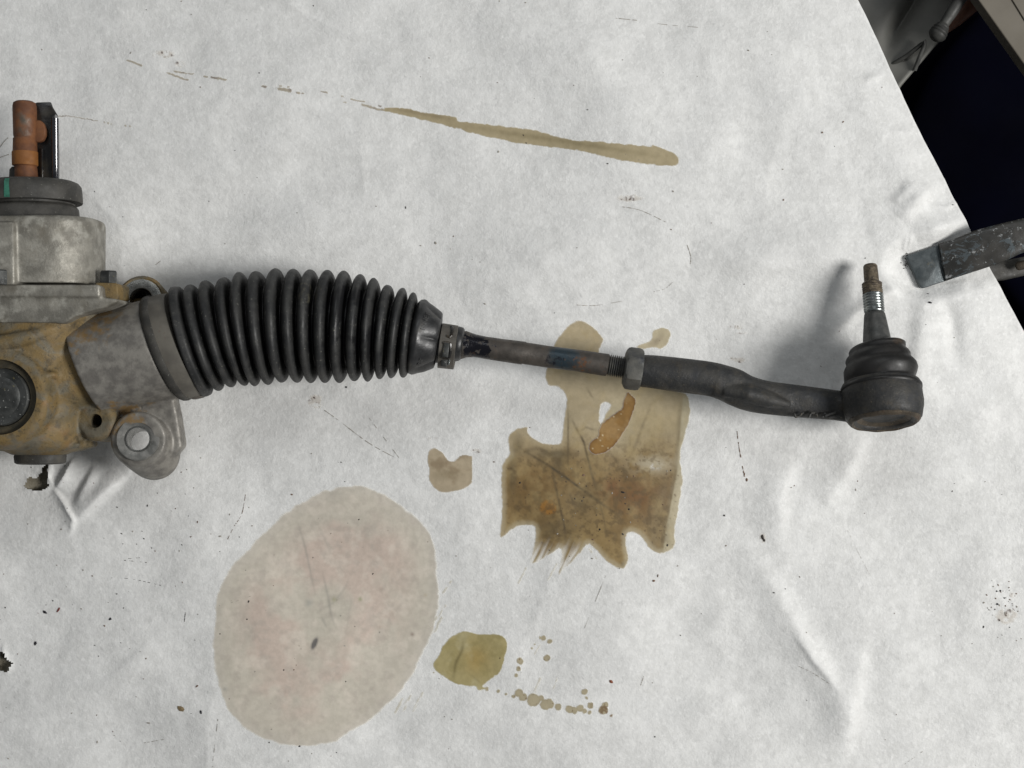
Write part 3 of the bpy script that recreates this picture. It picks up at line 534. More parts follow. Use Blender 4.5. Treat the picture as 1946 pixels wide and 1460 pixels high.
stain('oil_dashes', sd_dash, (100, 110, 735, 250), lambda X, Y, d: (lerp(const(X, lin(150, 138, 116)), lin(96, 78, 66), sstep(.5, .7, fnoise(X, Y, 12, 141)) * .7), .8), 'broken row of thin drip marks leading into the streak', wob=1.4, ws=5, step=1.3, soft=1.4)['kind'] = 'stuff'
# feathery drag marks
def sd_drag(x, y):
    d = np.full(x.shape, 1e9)
    for (x0, y0, x1, y1, r) in [(752, 1352, 766, 1328, 3), (766, 1350, 780, 1322, 3), (786, 1350, 804, 1316, 2.5), (818, 1190, 846, 1150, 3), (826, 1200, 840, 1172, 2.4), (832, 1140, 858, 1104, 2), (1018, 1312, 1026, 1286, 2.5), (1012, 1316, 1022, 1298, 2), (1016, 1240, 1026, 1222, 1.6), (985, 1105, 1000, 1078, 2), (1040, 1100, 1058, 1070, 2.2), (1118, 1040, 1132, 1058, 2), (1050, 1310, 1060, 1280, 1.5)]:
        ex, ey = x1 - x0, y1 - y0; l2 = ex * ex + ey * ey; t = np.clip(((x - x0) * ex + (y - y0) * ey) / l2, 0, 1); d = np.minimum(d, np.hypot(x - x0 - t * ex, y - y0 - t * ey) - r)
    return d
stain('drag_marks', sd_drag, (745, 1030, 1140, 1360), lambda X, Y, d: (const(X, lin(168, 160, 140)), .6 * sstep(.35, .6, fnoise(X * 1.6 + Y, Y * .4 - X * .2, 5, 151, 2))), 'faint feathery drag marks below the brown stain', wob=1, ws=7, step=1.4)['kind'] = 'stuff'
# soft grey grease smudges
c_sm = lambda X, Y, d: (lerp(const(X, lin(168, 158, 146)), lin(84, 66, 62), sstep(.62, .72, fnoise(X, Y, 4.5, 161, 2))), .5 * sstep(.32, .6, fnoise(X, Y, 9, 163, 3)) + .5 * sstep(.6, .7, fnoise(X, Y, 4.5, 161, 2)))
for a, b, rx, ry in [(1400, 622, 15, 4), (1404, 634, 12, 3), (1400, 684, 16, 5), (1195, 380, 24, 6), (602, 763, 15, 13), (1905, 1168, 20, 14), (905, 857, 9, 4), (824, 833, 8, 3), (1446, 1021, 7, 10), (312, 106, 22, 8), (345, 124, 10, 6), (1920, 1128, 8, 5)]:
    stain('grease_smudge', lambda x, y: (np.hypot((x - a) / rx, (y - b) / ry) - 1) * min(rx, ry), (a - rx - 3, b - ry - 3, a + rx + 3, b + ry + 3), c_sm, wob=2.5, ws=8, step=1.4, soft=2.5)
# grit, flakes and hairline scratches: nobody could count them
vs, fs, cols = [], [], []
def pk(x, y): return [x, y, 0.0003]
def blob(x, y, rx, ry, ang, c, hgt=0.0004):
    n = 7; b = len(vs); ca, sa = math.cos(ang), math.sin(ang)
    for i in range(n):
        a = 2 * math.pi * i / n; r = random.uniform(.65, 1.2); u, v = math.cos(a) * rx * r, math.sin(a) * ry * r
        vs.append(pk(x + u * ca - v * sa, y + u * sa + v * ca)); cols.append(c)
    top = pk(x, y); top[2] += hgt; vs.append(top); cols.append(c)
    for i in range(n): fs.append((b + i, b + (i + 1) % n, b + n))
def scratch(pts, w, c, gap=0.0):
    pts = spline(pts, 12)
    for i in range(len(pts) - 1):
        if random.random() < gap: continue
        a, b_ = pts[i], pts[i + 1]; d = b_ - a; l = math.hypot(*d) + 1e-6; n = np.array([-d[1], d[0]]) / l * w * .36 * random.uniform(.3, 1.2); k = len(vs)
        for q in (a + n, a - n, b_ - n, b_ + n): vs.append(pk(q[0], q[1])); cols.append(c)
        fs.append((k, k + 1, k + 2, k + 3))
DK = lin(60, 54, 50); BR = lin(120, 94, 76); GY = lin(164, 158, 148); BL = lin(28, 26, 34)
for (x, y, rx, ry, an, c) in [(89, 1162, 6, 3, .5, BL), (71, 1221, 3.5, 4.5, 0, BL), (115, 1157, 6, 2, -.9, lin(120, 50, 40)), (214, 1174, 4, 2.4, -.6, BL), (350, 1341, 9, 6, .3, lin(140, 122, 92)), (388, 1347, 2.6, 4, 0, BL), (1758, 577, 4, 2, .1, BL), (1759, 559, 2, 1, 0, BL), (1446, 1019, 3, 6, -.3, DK), (1449, 1025, 2, 3, 0, DK), (1374, 978, 2, 2, 0, DK), (1416, 911, 2.5, 4, -.3, BR), (1412, 900, 1.5, 3, 0, BR), (1240, 1101, 3, 2, 0, BR), (1248, 1092, 1, 4, .1, BR), (1160, 1292, 5, 3, .8, lin(130, 70, 40)), (828, 463, 3, 2, 1, GY), (800, 468, 2, 1.4, 0, GY), (1888, 1121, 2, 2, 0, BL), (1895, 1120, 2, 2, 0, BL), (1889, 1145, 2.5, 2, 0, BL), (988, 916, 2.2, 2.2, 0, BL), (1138, 1004, 2, 2, 0, BL), (1193, 966, 2, 2, 0, BL), (1182, 934, 4, 1.5, .3, BL), (1266, 1034, 2, 3, 0, DK), (660, 736, 2, 1.6, 0, BL), (543, 1269, 1.6, 1.6, 0, BL), (573, 1412, 2, 1.6, 0, BL)]: blob(x, y, rx, ry, an, c)
for k in range(420):
    x = random.uniform(0, 1940); y = random.uniform(0, 1460)
    if random.random() < 0.45: x = random.gauss(330, 260); y = random.gauss(1150, 190)
    if random.random() < 0.12: x = random.gauss(1905, 25); y = random.gauss(1160, 32)
    if random.random() < 0.12: x = random.gauss(1130, 60); y = random.gauss(960, 60)
    if x < 2 or y < 2 or y > 1458 or x > edge_x(np.array([y]))[0] - 12: continue
    r = abs(random.gauss(0, .55)) + .45
    blob(x, y, r * random.uniform(1, 2), r, random.uniform(0, 3.1), random.choice([DK, BR, GY, BR, GY, DK]), 0.0002)
for p, w_, c, g in [([(700, 230 + 560), (760, 870)], 1, GY, .5), ([(605, 770), (640, 795), (700, 840), (750, 868)], 1.6, GY, .35), ([(1095, 581), (1130, 582), (1185, 573)], 1.4, GY, .3), ([(1240, 556), (1262, 550), (1276, 538)], 1.2, GY, .3), ([(1303, 468), (1310, 490), (1309, 504)], 1.6, GY, 0), ([(1180, 396), (1215, 403), (1262, 425)], 1.6, GY, .2), ([(1170, 38), (1215, 42)], 1.6, GY, .3), ([(1230, 45), (1325, 55)], 1.3, GY, .4), ([(1398, 818), (1402, 850), (1412, 905)], 2.4, BR, .35), ([(470, 937), (463, 975), (448, 1000), (436, 1024)], 1.4, BR, .3), ([(418, 1148), (450, 1140), (485, 1128)], 1.2, GY, .5), ([(358, 1160), (356, 1178)], 1.8, DK, 0), ([(235, 1062), (255, 1064), (290, 1068)], 1.5, DK, .6), ([(230, 1095), (265, 1100), (310, 1110)], 1.6, DK, .6), ([(240, 1060), (270, 1058)], 1.6, DK, .4), ([(0, 289), (12, 272), (20, 264)], 2.4, GY, 0), ([(0, 303), (22, 296)], 1.6, GY, 0), ([(300, 505), (310, 497)], 1.6, GY, 0), ([(1216, 1300), (1222, 1282)], 1.6, GY, 0), ([(1512, 1262), (1540, 1275), (1575, 1297)], 1.3, GY, .3), ([(1608, 1005), (1630, 1050), (1650, 1090)], .6, GY, .4), ([(1715, 1450), (1750, 1425)], 1.0, GY, .5), ([(275, 1410), (315, 1402)], 1.5, GY, .4), ([(1110, 1190), (1150, 1090)], 1, GY, .5), ([(420, 1360), (410, 1440)], 1.2, GY, .5)]: scratch(p, w_, c, g)
# scattered wood-brown crumbs beside the clamp end
for k in range(40): blob(random.gauss(1721, 3), random.gauss(500, 9), .9, .9, 0, DK)
_a = np.array(vs, float); _z = zsurf(_a[:, 0], _a[:, 1]) + _a[:, 2]; vs = [(*XY(a[0], a[1], 0), z) for a, z in zip(_a, _z)]
me = mesh(vs, fs); at = me.attributes.new('col', 'FLOAT_COLOR', 'POINT'); at.data.foreach_set('color', np.array([tuple(c) + (1,) for c in cols], np.float32).ravel())
link('grit_and_scratches', me, MARK, paper, kind='stuff', smooth=False)

# ------------------------------------------------------------------ steering rack
Zr = 0.045     # axis height of the rack
rack = empty('steering_rack', P(500, 690, 0), 'corroded car steering rack with black ribbed boot and tie rod lying across the paper', 'steering rack')
def part(name, me, m, parent=rack, label=None, sharp=35, smooth=True):
    o = link(name, me, m, parent, label, smooth=smooth)
    if sharp and smooth: autosmooth(o, sharp)
    return o
R = ringpts
# --- valve (pinion) side, axis runs up the picture
Zp = 0.048
def px_axis(y): return 47 + (y - 200) * 0.043
def vr(y, l, r, z=Zp, k=1.0, p=2.0, tilt=0.0, lean=0.0, **kw):       # ring across the vertical axis: left/right px
    return R((l, y - tilt), (r, y + tilt), z, k, lean, p, **kw)
shaft = part('input_shaft', loft([vr(193, 31, 62), vr(196, 26, 67), vr(203, 24.5, 69), vr(258, 26, 70), vr(262, 27.5, 69), vr(264, 25.5, 69.5), vr(287, 25, 70), vr(289, 24, 70.5), vr(315, 24.5, 70.5), vr(317, 28, 69), vr(320, 28.5, 70), vr(352, 29, 73)]), RUST, label='rusty orange splined input shaft')
part('rust_band', loft([vr(289, 23.6, 71), vr(290, 23.2, 71.4), vr(314, 23.6, 71.6), vr(315, 24, 71)]), RUST2, shaft)
# shaft key lug
part('shaft_lug', prism([(60, 228), (76, 228.5), (83, 235), (86.5, 246), (86, 257), (81, 267), (74, 270), (60, 270)], Zp - .003, Zp + .0014, bev=.0008), RUST, shaft)
# black sheet bracket behind the shaft
bz = Zp - 0.004
clipm = join([prism([(64, 197), (70, 194.5), (96, 194), (100, 204), (109, 219), (111, 228), (112, 300), (112, 345), (108, 357), (96, 360), (90, 352), (70, 345), (66, 300)], bz - .0015, bz, bev=.0005),
                      prism([(78, 282), (81, 282), (82, 346), (77, 346)], bz - .0005, bz + .0025, bev=.0006)])
grd = part('shaft_guard', clipm, BLKMETAL, label='glossy black guard plate beside the rusty shaft')
GLOSS = mat('glossy_black_edge', (0.012, 0.012, 0.016, 1), (0.018, 0.018, 0.024, 1), scale=200, rough=(0.10, 0.16), bump=0.08, bscale=400, spec=0.8, coat=1)
part('rolled_edge', tube([P(104.5, 222, bz + .001), P(104.5, 226, bz + .0050), P(105, 290, bz + .0026), P(105.5, 342, bz + .0004), P(103, 356, bz)], [.0014, .0023, .0023, .0023, .0014], 20), GLOSS, grd)
part('shaft_tab', prism([(17, 322), (22, 316), (31, 317), (33, 328), (29, 336), (34, 345), (37, 352), (16, 352)], Zp - .006, Zp + .001, bev=.0007), DUST_RUB)
# dust cap disc, rubber seal
def flare(y, hw, cx=None, **kw): c = px_axis(y) if cx is None else cx; return vr(y, c - hw, c + hw, **kw)
t_ = -2.5
disc = part('dust_cap', loft([flare(346, 60, tilt=t_), flare(348, 86, tilt=t_), flare(351, 93, tilt=t_), flare(357, 97.5, tilt=t_), flare(366, 98.5, tilt=t_), flare(386, 99, tilt=t_), flare(388, 98, tilt=t_), flare(388.3, 84, tilt=t_)]), DUST_RUB, label='dark round dust cap with a green paint stripe')
# green stripe follows the disc
gl = []
for yy in (352, 358, 366, 376, 384, 387.2):
    hw = np.interp(yy, [346, 348, 351, 357, 366, 386, 388], [60, 86, 93, 97.5, 98.5, 99, 98]); cx = px_axis(yy); rr = hw * (H - Zp) * TAN / 973 + .00025
    row = []
    for a in np.linspace(-1, 1, 6):
        ang = math.radians(90 + 4.6) - a * math.radians(2.7) * (1.15 if yy > 375 else 1)
        c = P(cx, yy, Zp); row.append(Vector((c.x + math.cos(ang) * rr, c.y, c.z + math.sin(ang) * rr)))
    gl.append(row)
gv = [v for r in gl for v in r]; part('paint_mark', mesh(gv, [(j * 6 + i, j * 6 + i + 1, (j + 1) * 6 + i + 1, (j + 1) * 6 + i) for j in range(5) for i in range(5)]), GREEN, disc)
part('rubber_seal', loft([flare(387, 84), flare(392, 83, tilt=t_), flare(396, 88, tilt=t_), flare(400, 91, tilt=t_), flare(416, 92, tilt=t_), flare(420, 94, tilt=t_), flare(428, 97, tilt=t_)]), DUST_RUB)
# valve housing: slightly squared cast barrel
t_ = -3.0
vh = part('valve_housing', fuse([loft([flare(421, 128, tilt=t_, k=.80, p=2.7), flare(423.5, 134, tilt=t_, k=.80, p=2.7), flare(430, 136, tilt=t_, k=.80, p=2.8), flare(544, 131, tilt=0, k=.80, p=2.8)]),
     prism([(-98, 421), (26, 421), (27.5, 541), (-98, 541)], Zp, Zp + .0388, z_ref=Zp + .0388, bev=.001)], .0009, 3), ALU, label='pale corroded aluminium valve housing')
part('bolt_boss', prism([(180, 537), (221, 538), (224, 544), (225, 568), (206, 578), (180, 580)], .022, .0700, bev=.002), CAST)
fl = part('housing_flange', fuse([prism([(-150, 541), (186, 541), (189, 546), (190, 565), (-150, 563)], .022, .0820, bev=.001), prism([(-150, 561), (190, 565), (220, 568), (224, 573), (198, 585), (165, 594), (140, 603), (128, 612), (118, 616), (104, 614), (-150, 613)], .022, .0795, bev=.002)], .0009, 3), ALU)
def bolt(x0, y0, x1, y1, z, ext=0):
    c = P((x0 + x1) / 2, (y0 + y1) / 2, z); k = (H - z) * TAN / 973; L_ = (y1 - y0) * k; r = (x1 - x0) * k / 2
    rings = []
    for t, f in ((-L_ / 2, .86), (-L_ / 2 + .0008, 1), (L_ / 2, 1)):
        rings.append([Vector((c.x + math.cos(a + .2) * r * f, c.y + t * -1 if False else c.y - t, c.z + math.sin(a + .2) * r * f)) for a in [2 * math.pi * i / 6 for i in range(6)]])
    return loft(rings)
part('bolt', bolt(189, 515, 223, 540, .058), ZINC, sharp=20)
part('bolt', bolt(-18, 513, 15, 541, .089), ZINC, sharp=20)
# --- main casting
def hring(x, y, r, z=Zr, k=1.0, lean=0, p=2.0, tx=.245, seg=96):     # ring across the rack axis (about 14 degrees off horizontal)
    return R((x - r * tx * .97, y - r * .97), (x + r * tx * .97, y + r * .97), z, k, lean, p, seg=seg)
YC = Vector((*XY(-2, 755, .083), .045)); EC = Vector((*XY(181, 802, .064), .052))
def rack_y(x): return 698 + (170 - x) * .2482
body = [loft([hring(-430, rack_y(-430), 74), hring(-60, rack_y(-60), 82), hring(60, rack_y(60), 90), hring(120, rack_y(120), 94), hring(160, rack_y(160), 84), hring(200, rack_y(200), 80)]),
        loft([flare(560, 150, k=.62, p=2.4), flare(640, 118, k=.80, p=2.2), flare(720, 100, k=1.0), flare(800, 92, k=.95), flare(836, 92, k=.92, cx=72), flare(848, 82, k=.9, cx=76), flare(858, 64, k=.85, cx=76), flare(864, 52, k=.8, cx=76)]),
        # shelf under the flange, web towards the collar
        loft([R((-60, 640), (-60, 720), .05, .9), R((60, 636), (60, 740), .052, .75), R((118, 628), (140, 800), .045, .36), R((150, 640), (198, 792), .045, .36)]),
        # yoke boss, upright
        lathe(YC, Vector((0, 0, 1)), [(0, .034), (.030, .031), (.0365, .0285), (.0385, .0262)], 64),
        # ear with the bolt hole
        lathe(EC, Vector((-.12, .06, 1)), [(-.012, .0125), (.006, .0122), (.0085, .0100)], 40),
        prism([(95, 770), (150, 772), (190, 782), (208, 800), (200, 822), (170, 832), (95, 842)], .030, .055, bev=.004),
        prism([(95, 840), (172, 838), (176, 850), (140, 860), (90, 862)], .036, .052, bev=.003),
        # ribs in the pocket
        tube([P(-60, 662, .078), P(0, 655, .080), P(60, 640, .078), P(106, 622, .072)], [.0055, .0055, .0045, .0035], 16),
        prism([(-30, 846), (30, 850), (130, 847), (150, 840), (150, 848), (120, 858), (0, 858), (-30, 854)], .040, .062, bev=.002),
        tube([P(70, 715, .080), P(100, 712, .076), P(112, 716, .072)], .0022, 10),
        ]
cutm = [lathe(YC, Vector((0, 0, 1)), [(.0315, .0222), (.06, .0222)], 64),
        lathe(EC, Vector((-.12, .06, 1)), [(-.03, .0043), (.03, .0043)], 32)]
part('rack_casting', fuse(body, .00095, 5, cutm), CAST, label='yellow brown oxidised main casting', sharp=50)
part('dark_hole_liner', lathe(EC, Vector((-.12, .06, 1)), [(-.0085, .0001), (-.008, .0043)], 32, cap=(True, False)), ZINC)
yk = part('yoke_plug', lathe(YC, Vector((0, 0, 1)), [(.020, .0170), (.0365, .0170), (.0375, .0162), (.0373, .0152), (.0368, .0120), (.0372, .0112), (.0376, .0095), (.0376, .0001)], 64), ZINC, label='round dark grey screw plug')
part('lock_ring', lathe(YC, Vector((0, 0, 1)), [(.024, .0220), (.0345, .0220), (.0345, .0175), (.024, .0175)], 64, closed=True), mat('ring_steel', (0.045, 0.040, 0.028, 1), (0.08, 0.066, 0.04, 1), scale=150, rough=(.5, .7), metal=.3, bump=.5), label='lock ring sunk round the plug')
part('bottom_plug', loft([vr(858, 30, 124, k=.9), vr(868, 28, 125, k=.9), vr(879, 29, 124, k=.9), vr(881.5, 33, 120, k=.9)]), DUST_RUB, label='black round plug at the lower end of the casting')
# --- collar and mounting lugs
col_r = [R((136, 613), (206, 790), Zr, 1.0, 0), R((133, 608), (208, 791), Zr, 1.0, 0), R((132.5, 606), (212, 790), Zr, 1.0, 0), R((170, 597), (246, 781), Zr, 1.0, 0), R((225, 582.5), (300, 768), Zr, 1.0, 0), R((271, 571), (343, 757), Zr, 1.0, 0), R((285, 590), (340, 735), Zr, 1.0, 0)]
LA = P(263, 835, .062); LB = P(274, 843, .042); LD = (LB - LA).normalized(); LL = (LB - LA).length
def hcirc(px, py, z, r, seg=72):
    c = P(px, py, z); return [c + Vector((math.cos(2 * math.pi * i / seg) * r, math.sin(2 * math.pi * i / seg) * r, 0)) for i in range(seg)]
lug = [loft([hcirc(263, 835, .0625, .0152), hcirc(263.3, 835.2, .0615, .0166), hcirc(264, 836, .059, .0172), hcirc(274, 845, .052, .0172), hcirc(287, 857, .044, .0168), hcirc(293, 863, .039, .0163), hcirc(294, 864, .0365, .0152)]),
       prism([(205, 792), (330, 755), (338, 790), (347, 850), (330, 868), (300, 850), (300, 812), (225, 800)], .037, .052, bev=.003)]
collar_m = fuse([loft(col_r)] + lug, .0009, 3, [lathe(LA, LD, [(-.01, .0098), (LL, .0098), (LL + .03, .0130)], 48)])
part('rack_collar', collar_m, ALUC, label='smooth grey aluminium collar with lower mounting lug', sharp=45)
part('lug_sleeve', lathe(LA, LD, [(-.0012, .0076), (-.0016, .0084), (-.0016, .0126), (-.0008, .0131), (.002, .0131), (.002, .0099), (LL * .9, .0099), (LL * .9, .0076)], 64, closed=True), SLEEVED, label='machined steel sleeve in the lower lug')
part('sleeve_bore', lathe(LA, LD, [(-.0018, .0068), (-.0018, .0078), (-.0005, .0078), (LL * .8, .0077), (LL * .8, .0070)], 64, closed=True), SLEEVE)
UA = P(268, 569, .044); UB = P(290, 590, .012); UD = (UB - UA).normalized(); UL = (UB - UA).length
part('upper_lug', join([lathe(UA, UD, [(-.0002, .0125), (-.0008, .0135), (.001, .0150), (UL, .0146), (UL, .0125)], 56, closed=True), prism([(226, 572), (300, 560), (310, 640), (232, 640)], .018, .034, bev=.002)]), CAST, label='upper mounting lug behind the collar')
part('upper_sleeve', lathe(UA, UD, [(-.0006, .0070), (-.0008, .0078), (-.0004, .0125), (.002, .0125), (UL * .9, .0124), (UL * .9, .0070)], 56, closed=True), SLEEVE)

# --- bellows boot
pk_top = [(335, 543), (361, 540.7), (390, 533.7), (423, 527), (454.7, 518), (488.5, 514.8), (524, 512), (558, 512), (590, 512), (623.8, 513.4), (654.6, 515.4), (687.4, 523), (713, 529), (740, 540), (766, 549), (789, 557.5)]
pk_bot = [(394, 751), (419, 743), (442, 737), (464.6, 731.4), (484.5, 733.4), (509.4, 729.8), (537, 728.4), (563, 728), (589, 727.4), (617, 728.4), (646.7, 729.8), (674.5, 726.4), (697.4, 724.8), (721, 720), (743, 718.5), (765, 717)]
rings = []; rib_shade = []
_j = np.random.RandomState(5); T = [np.array(p, float) + _j.uniform(-1.6, 1.6, 2) for p in pk_top]; B = [np.array(p, float) + _j.uniform(-1.6, 1.6, 2) for p in pk_bot]
n = len(T)
def vall(L, i):
    if i < 0: return L[0] - (L[1] - L[0]) * .5
    if i >= n - 1: return L[-1] + (L[-1] - L[-2]) * .45
    return (L[i] + L[i + 1]) / 2
def brings(t, b, d, lean):
    c = (t + b) / 2; hv = (t - b) / 2; l = np.hypot(*hv); hv = hv * (l - d) / l
    return R(c + hv, c - hv, Zr, 1.0, lean, seg=128, mod=lambda a: 1 + .006 * math.sin(3 * a + c[0] * .05) + .005 * math.sin(5 * a - c[0] * .09))
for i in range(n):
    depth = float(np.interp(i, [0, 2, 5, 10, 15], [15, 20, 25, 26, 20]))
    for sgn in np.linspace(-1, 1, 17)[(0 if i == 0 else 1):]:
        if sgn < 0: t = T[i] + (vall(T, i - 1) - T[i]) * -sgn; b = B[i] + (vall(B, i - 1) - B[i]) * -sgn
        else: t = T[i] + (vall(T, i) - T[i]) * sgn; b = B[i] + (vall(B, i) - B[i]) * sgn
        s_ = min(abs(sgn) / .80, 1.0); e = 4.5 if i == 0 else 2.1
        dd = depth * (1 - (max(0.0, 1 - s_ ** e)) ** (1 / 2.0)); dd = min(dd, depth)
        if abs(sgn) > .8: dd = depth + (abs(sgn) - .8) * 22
        rib_shade.append(0.16 + 1.1 * float(np.clip(1 - dd / (depth * .55), 0, 1)) ** .6)
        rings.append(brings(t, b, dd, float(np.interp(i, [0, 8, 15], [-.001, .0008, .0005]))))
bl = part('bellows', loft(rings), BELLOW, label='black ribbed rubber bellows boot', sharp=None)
cc = np.ones((len(rings), 128, 4), np.float32)                    # shade between ribs painted into the colour: folds darkened, crests lighter
cc[..., :3] = np.array(rib_shade)[:, None, None]; at = bl.data.attributes.new('col', 'FLOAT_COLOR', 'POINT'); at.data.foreach_set('color', cc.ravel())
# boot seat: dark bead, tan band
def seatring(dx, r, lean=.0): # along axis from collar end
    a = np.array((275, 571.)) + np.array((.97, -.235)) * dx; b = np.array((345, 757.)) + np.array((.97, -.20)) * dx; c = (a + b) / 2; h = (a - b) / 2; l = np.hypot(*h); h = h * (l + r) / l
    return R(c + h, c - h, Zr, 1.0, lean)
part('clamp_bead', loft([seatring(-2, -4), seatring(-1, 3), seatring(3, 6), seatring(10, 7), seatring(15, 5.5), seatring(17, 2)]), DUST_RUB)
bd = part('boot_clamp', loft([seatring(12, 1), seatring(15, 4), seatring(20, 4.4), seatring(33, 4), seatring(42, 3), seatring(46, 2), seatring(47, -6)]), TAN_BAND, label='dusty grey clamp band round the wide end of the boot')
part('clamp_ear', join([prism([(356, 752), (364, 744), (376, 742), (386, 748), (384, 756), (366, 760)], .040, .049, bev=.001), tube([P(352, 742, .056), P(362, 752, .050), P(372, 756, .046)], .0012, 8)]), CLAMPM, bd)
# --- flared end of the boot
lean0 = 0.0
def fl_mod(amp, nf=6, ph=0.0): return lambda a: 1 + amp * (abs(math.cos(nf * (a - ph) / 2)) ** .7 - .62)
def cr(t, b, amp=0.0, k=1.0): return R(t, b, Zr, k, lean0, seg=144, mod=(fl_mod(amp) if amp else None))
cone = loft([cr((796, 574), (771, 700)), cr((801, 570), (776, 710)), cr((807, 569), (782, 712.5)), cr((811, 570.5), (786, 712)), cr((817, 577), (793, 709), .03), cr((826, 585), (806, 705), .10), cr((834, 592), (816, 700.5), .14), cr((839.5, 597), (823, 697.5), .16), cr((841, 600), (825, 696), .16), cr((840.5, 612), (828, 688), .06), cr((841, 622), (830, 684))])
cone_o = part('boot_end', cone, CONE, label='flared fluted end of the boot with raised lettering', sharp=60)
from mathutils.bvhtree import BVHTree
def letters(txt, obj, a, b, size, m, parent, depth=.00035):
    """one raised letter after another along the pixel line a-b, seated on the surface of obj"""
    me = obj.data; off = wloc(obj); bv = BVHTree.FromPolygons([v.co + off for v in me.vertices], [tuple(p.vertices) for p in me.polygons]); mes = []
    for k, ch in enumerate(txt):
        t = k / max(len(txt) - 1, 1); px, py = a[0] + (b[0] - a[0]) * t, a[1] + (b[1] - a[1]) * t
        o = Vector((0, 0, H)); hit, nr, _, _ = bv.ray_cast(o, (P(px, py) - o).normalized())
        if hit is None: continue
        if nr.z < 0: nr = -nr
        xd = (P(b[0], b[1]) - P(a[0], a[1])).normalized(); xd = (xd - nr * xd.dot(nr)).normalized(); yd = nr.cross(xd)
        cu = bpy.data.curves.new('t', 'FONT'); cu.body = ch; cu.size = size; cu.extrude = depth; cu.bevel_depth = .00007; cu.align_x = 'CENTER'; cu.align_y = 'CENTER'
        q = bpy.data.objects.new('t', cu); C.objects.link(q); dg = bpy.context.evaluated_depsgraph_get(); dg.update()
        lm = bpy.data.meshes.new_from_object(q.evaluated_get(dg)); bpy.data.objects.remove(q)
        M = Matrix((xd, yd, nr)).transposed().to_4x4(); M.translation = hit + nr * .0001; lm.transform(M); mes.append(lm)
    me = join(mes); return link('lettering', me, m, parent, smooth=False)
LET = mat('raised_letters', (0.03, 0.03, 0.031, 1), (0.05, 0.05, 0.048, 1), scale=300, rough=(.4, .55), bump=.1)
letters('INNER', cone_o, (803.5, 626), (812.5, 596), .0044, LET, cone_o)
letters('ZZ', cone_o, (796, 692), (800, 684), .0030, LET, cone_o)
# --- small clamp on the boot neck
neck = part('boot_neck', loft([cr((838, 624), (828, 690)), cr((868, 628), (860, 688)), cr((870, 621), (861, 687)), cr((873, 620.5), (863, 688)), cr((881, 623), (872, 686)), cr((883, 626), (874.5, 684)), cr((884, 632), (876, 680))]), CONE)
clp = part('small_clamp', loft([R((841.5, 618), (831.5, 697), Zr), R((842, 614.5), (831.5, 699.5), Zr), R((856, 616.5), (846.5, 701), Zr), R((871, 619), (861.5, 702.5), Zr), R((872, 622), (862.5, 700), Zr), R((868, 626), (860, 694), Zr)]), CLAMPM, label='brownish steel ear clamp on the narrow neck of the boot')
def onclamp(x, y, lift=0): # z on the clamp band at a pixel
    cx = 866.5 - 15 + (0); cy = 658.5; r = 42 * (H - Zr) * TAN / 973; d = (y - cy) * (H - Zr) * TAN / 973
    return Zr + math.sqrt(max(r * r - d * d, 0)) + lift
def clampstrip(pts, w, h, m, name, parent=clp):
    mes = []
    pts3 = [P(x, y, onclamp(x, y, h)) for x, y in pts]
    return part(name, tube(pts3, w, 8), m, parent)
part('clamp_slot', join([tube([P(x, y, onclamp(x, y, .0003)) for x, y in q], .0009, 8) for q in ([(858, 621), (859.5, 628), (858, 639), (855, 641), (849, 639)], [(856, 653), (856.5, 668), (853, 680)], [(842, 652), (847, 651), (856, 653)], [(840, 678), (847, 681), (853, 681)])]), BLKMETAL, clp)
part('clamp_lug', join([box(P(847.5, 665.5, onclamp(847, 665, .0006)), .0036, .0088, .0014, math.radians(-7), .0004), box(P(844.5, 689, onclamp(844, 689, .0004)), .0042, .0050, .0022, math.radians(-7), .0006)]), ZINC, clp)
part('clamp_tooth', box(P(853.2, 688.5, onclamp(853, 688, .0008)), .0010, .0034, .0016, math.radians(-9), .0002), BRIGHT, clp)
# --- tie rod
rod = part('tie_rod', loft([R(t, b, Zr - .001) for t, b in [((882, 630), (875, 683)), ((886, 629), (878.5, 682)), ((894, 632), (887, 679.5)), ((906, 636), (899, 679)), ((922, 639.5), (916, 681.5)), ((955.6, 644.4), (950, 687)), ((998, 649.5), (990, 693)), ((1001, 651), (993, 692)), ((1046, 658), (1040, 699)), ((1098, 664.5), (1091, 705.5)), ((1148, 671.6), (1142, 714)), ((1158, 673), (1151, 715)), ((1159, 676), (1152.5, 712.5))]]), ROD, label='tarnished brown and blue steel tie rod')
trs = [R((1158, 677), (1152, 711), Zr - .001, seg=64)]
for i in range(9):
    for f, rr in ((0, 16.8), (.3, 20.8), (.5, 20.8), (.8, 16.8)):
        u = (i + f) / 9; cx = 1157 + u * 36; cy = 694.5 + u * 5.0; trs.append(R((cx + rr * .16, cy - rr * .985), (cx - rr * .16, cy + rr * .985), Zr - .001, seg=64))
part('rod_thread', loft(trs), NUT, rod, sharp=25)
def hexring(cx, cy, r, z=Zr - .001, rot=0.0, round_=0.0, sh=.13):
    def md(a):
        s = (a + rot) % (math.pi / 3) - math.pi / 6; hx = math.cos(math.pi / 6) / math.cos(s); return hx * (1 - round_) + round_ * .93
    return R((cx + r * sh, cy - r), (cx - r * sh, cy + r), z, seg=96, mod=md)
ro = math.radians(0)
part('jam_nut', loft([hexring(1186, 699, 33, rot=ro, round_=1), hexring(1188, 699, 37.5, rot=ro, round_=.85), hexring(1191, 699.6, 39.5, rot=ro, round_=.3), hexring(1195, 700, 40.2, rot=ro), hexring(1211, 702, 40.2, rot=ro), hexring(1217, 702.8, 39.4, rot=ro, round_=.3), hexring(1219.5, 703, 37.6, rot=ro, round_=.85), hexring(1220, 703, 33, rot=ro, round_=1)]), NUT, label='grey hexagonal jam nut', sharp=22)
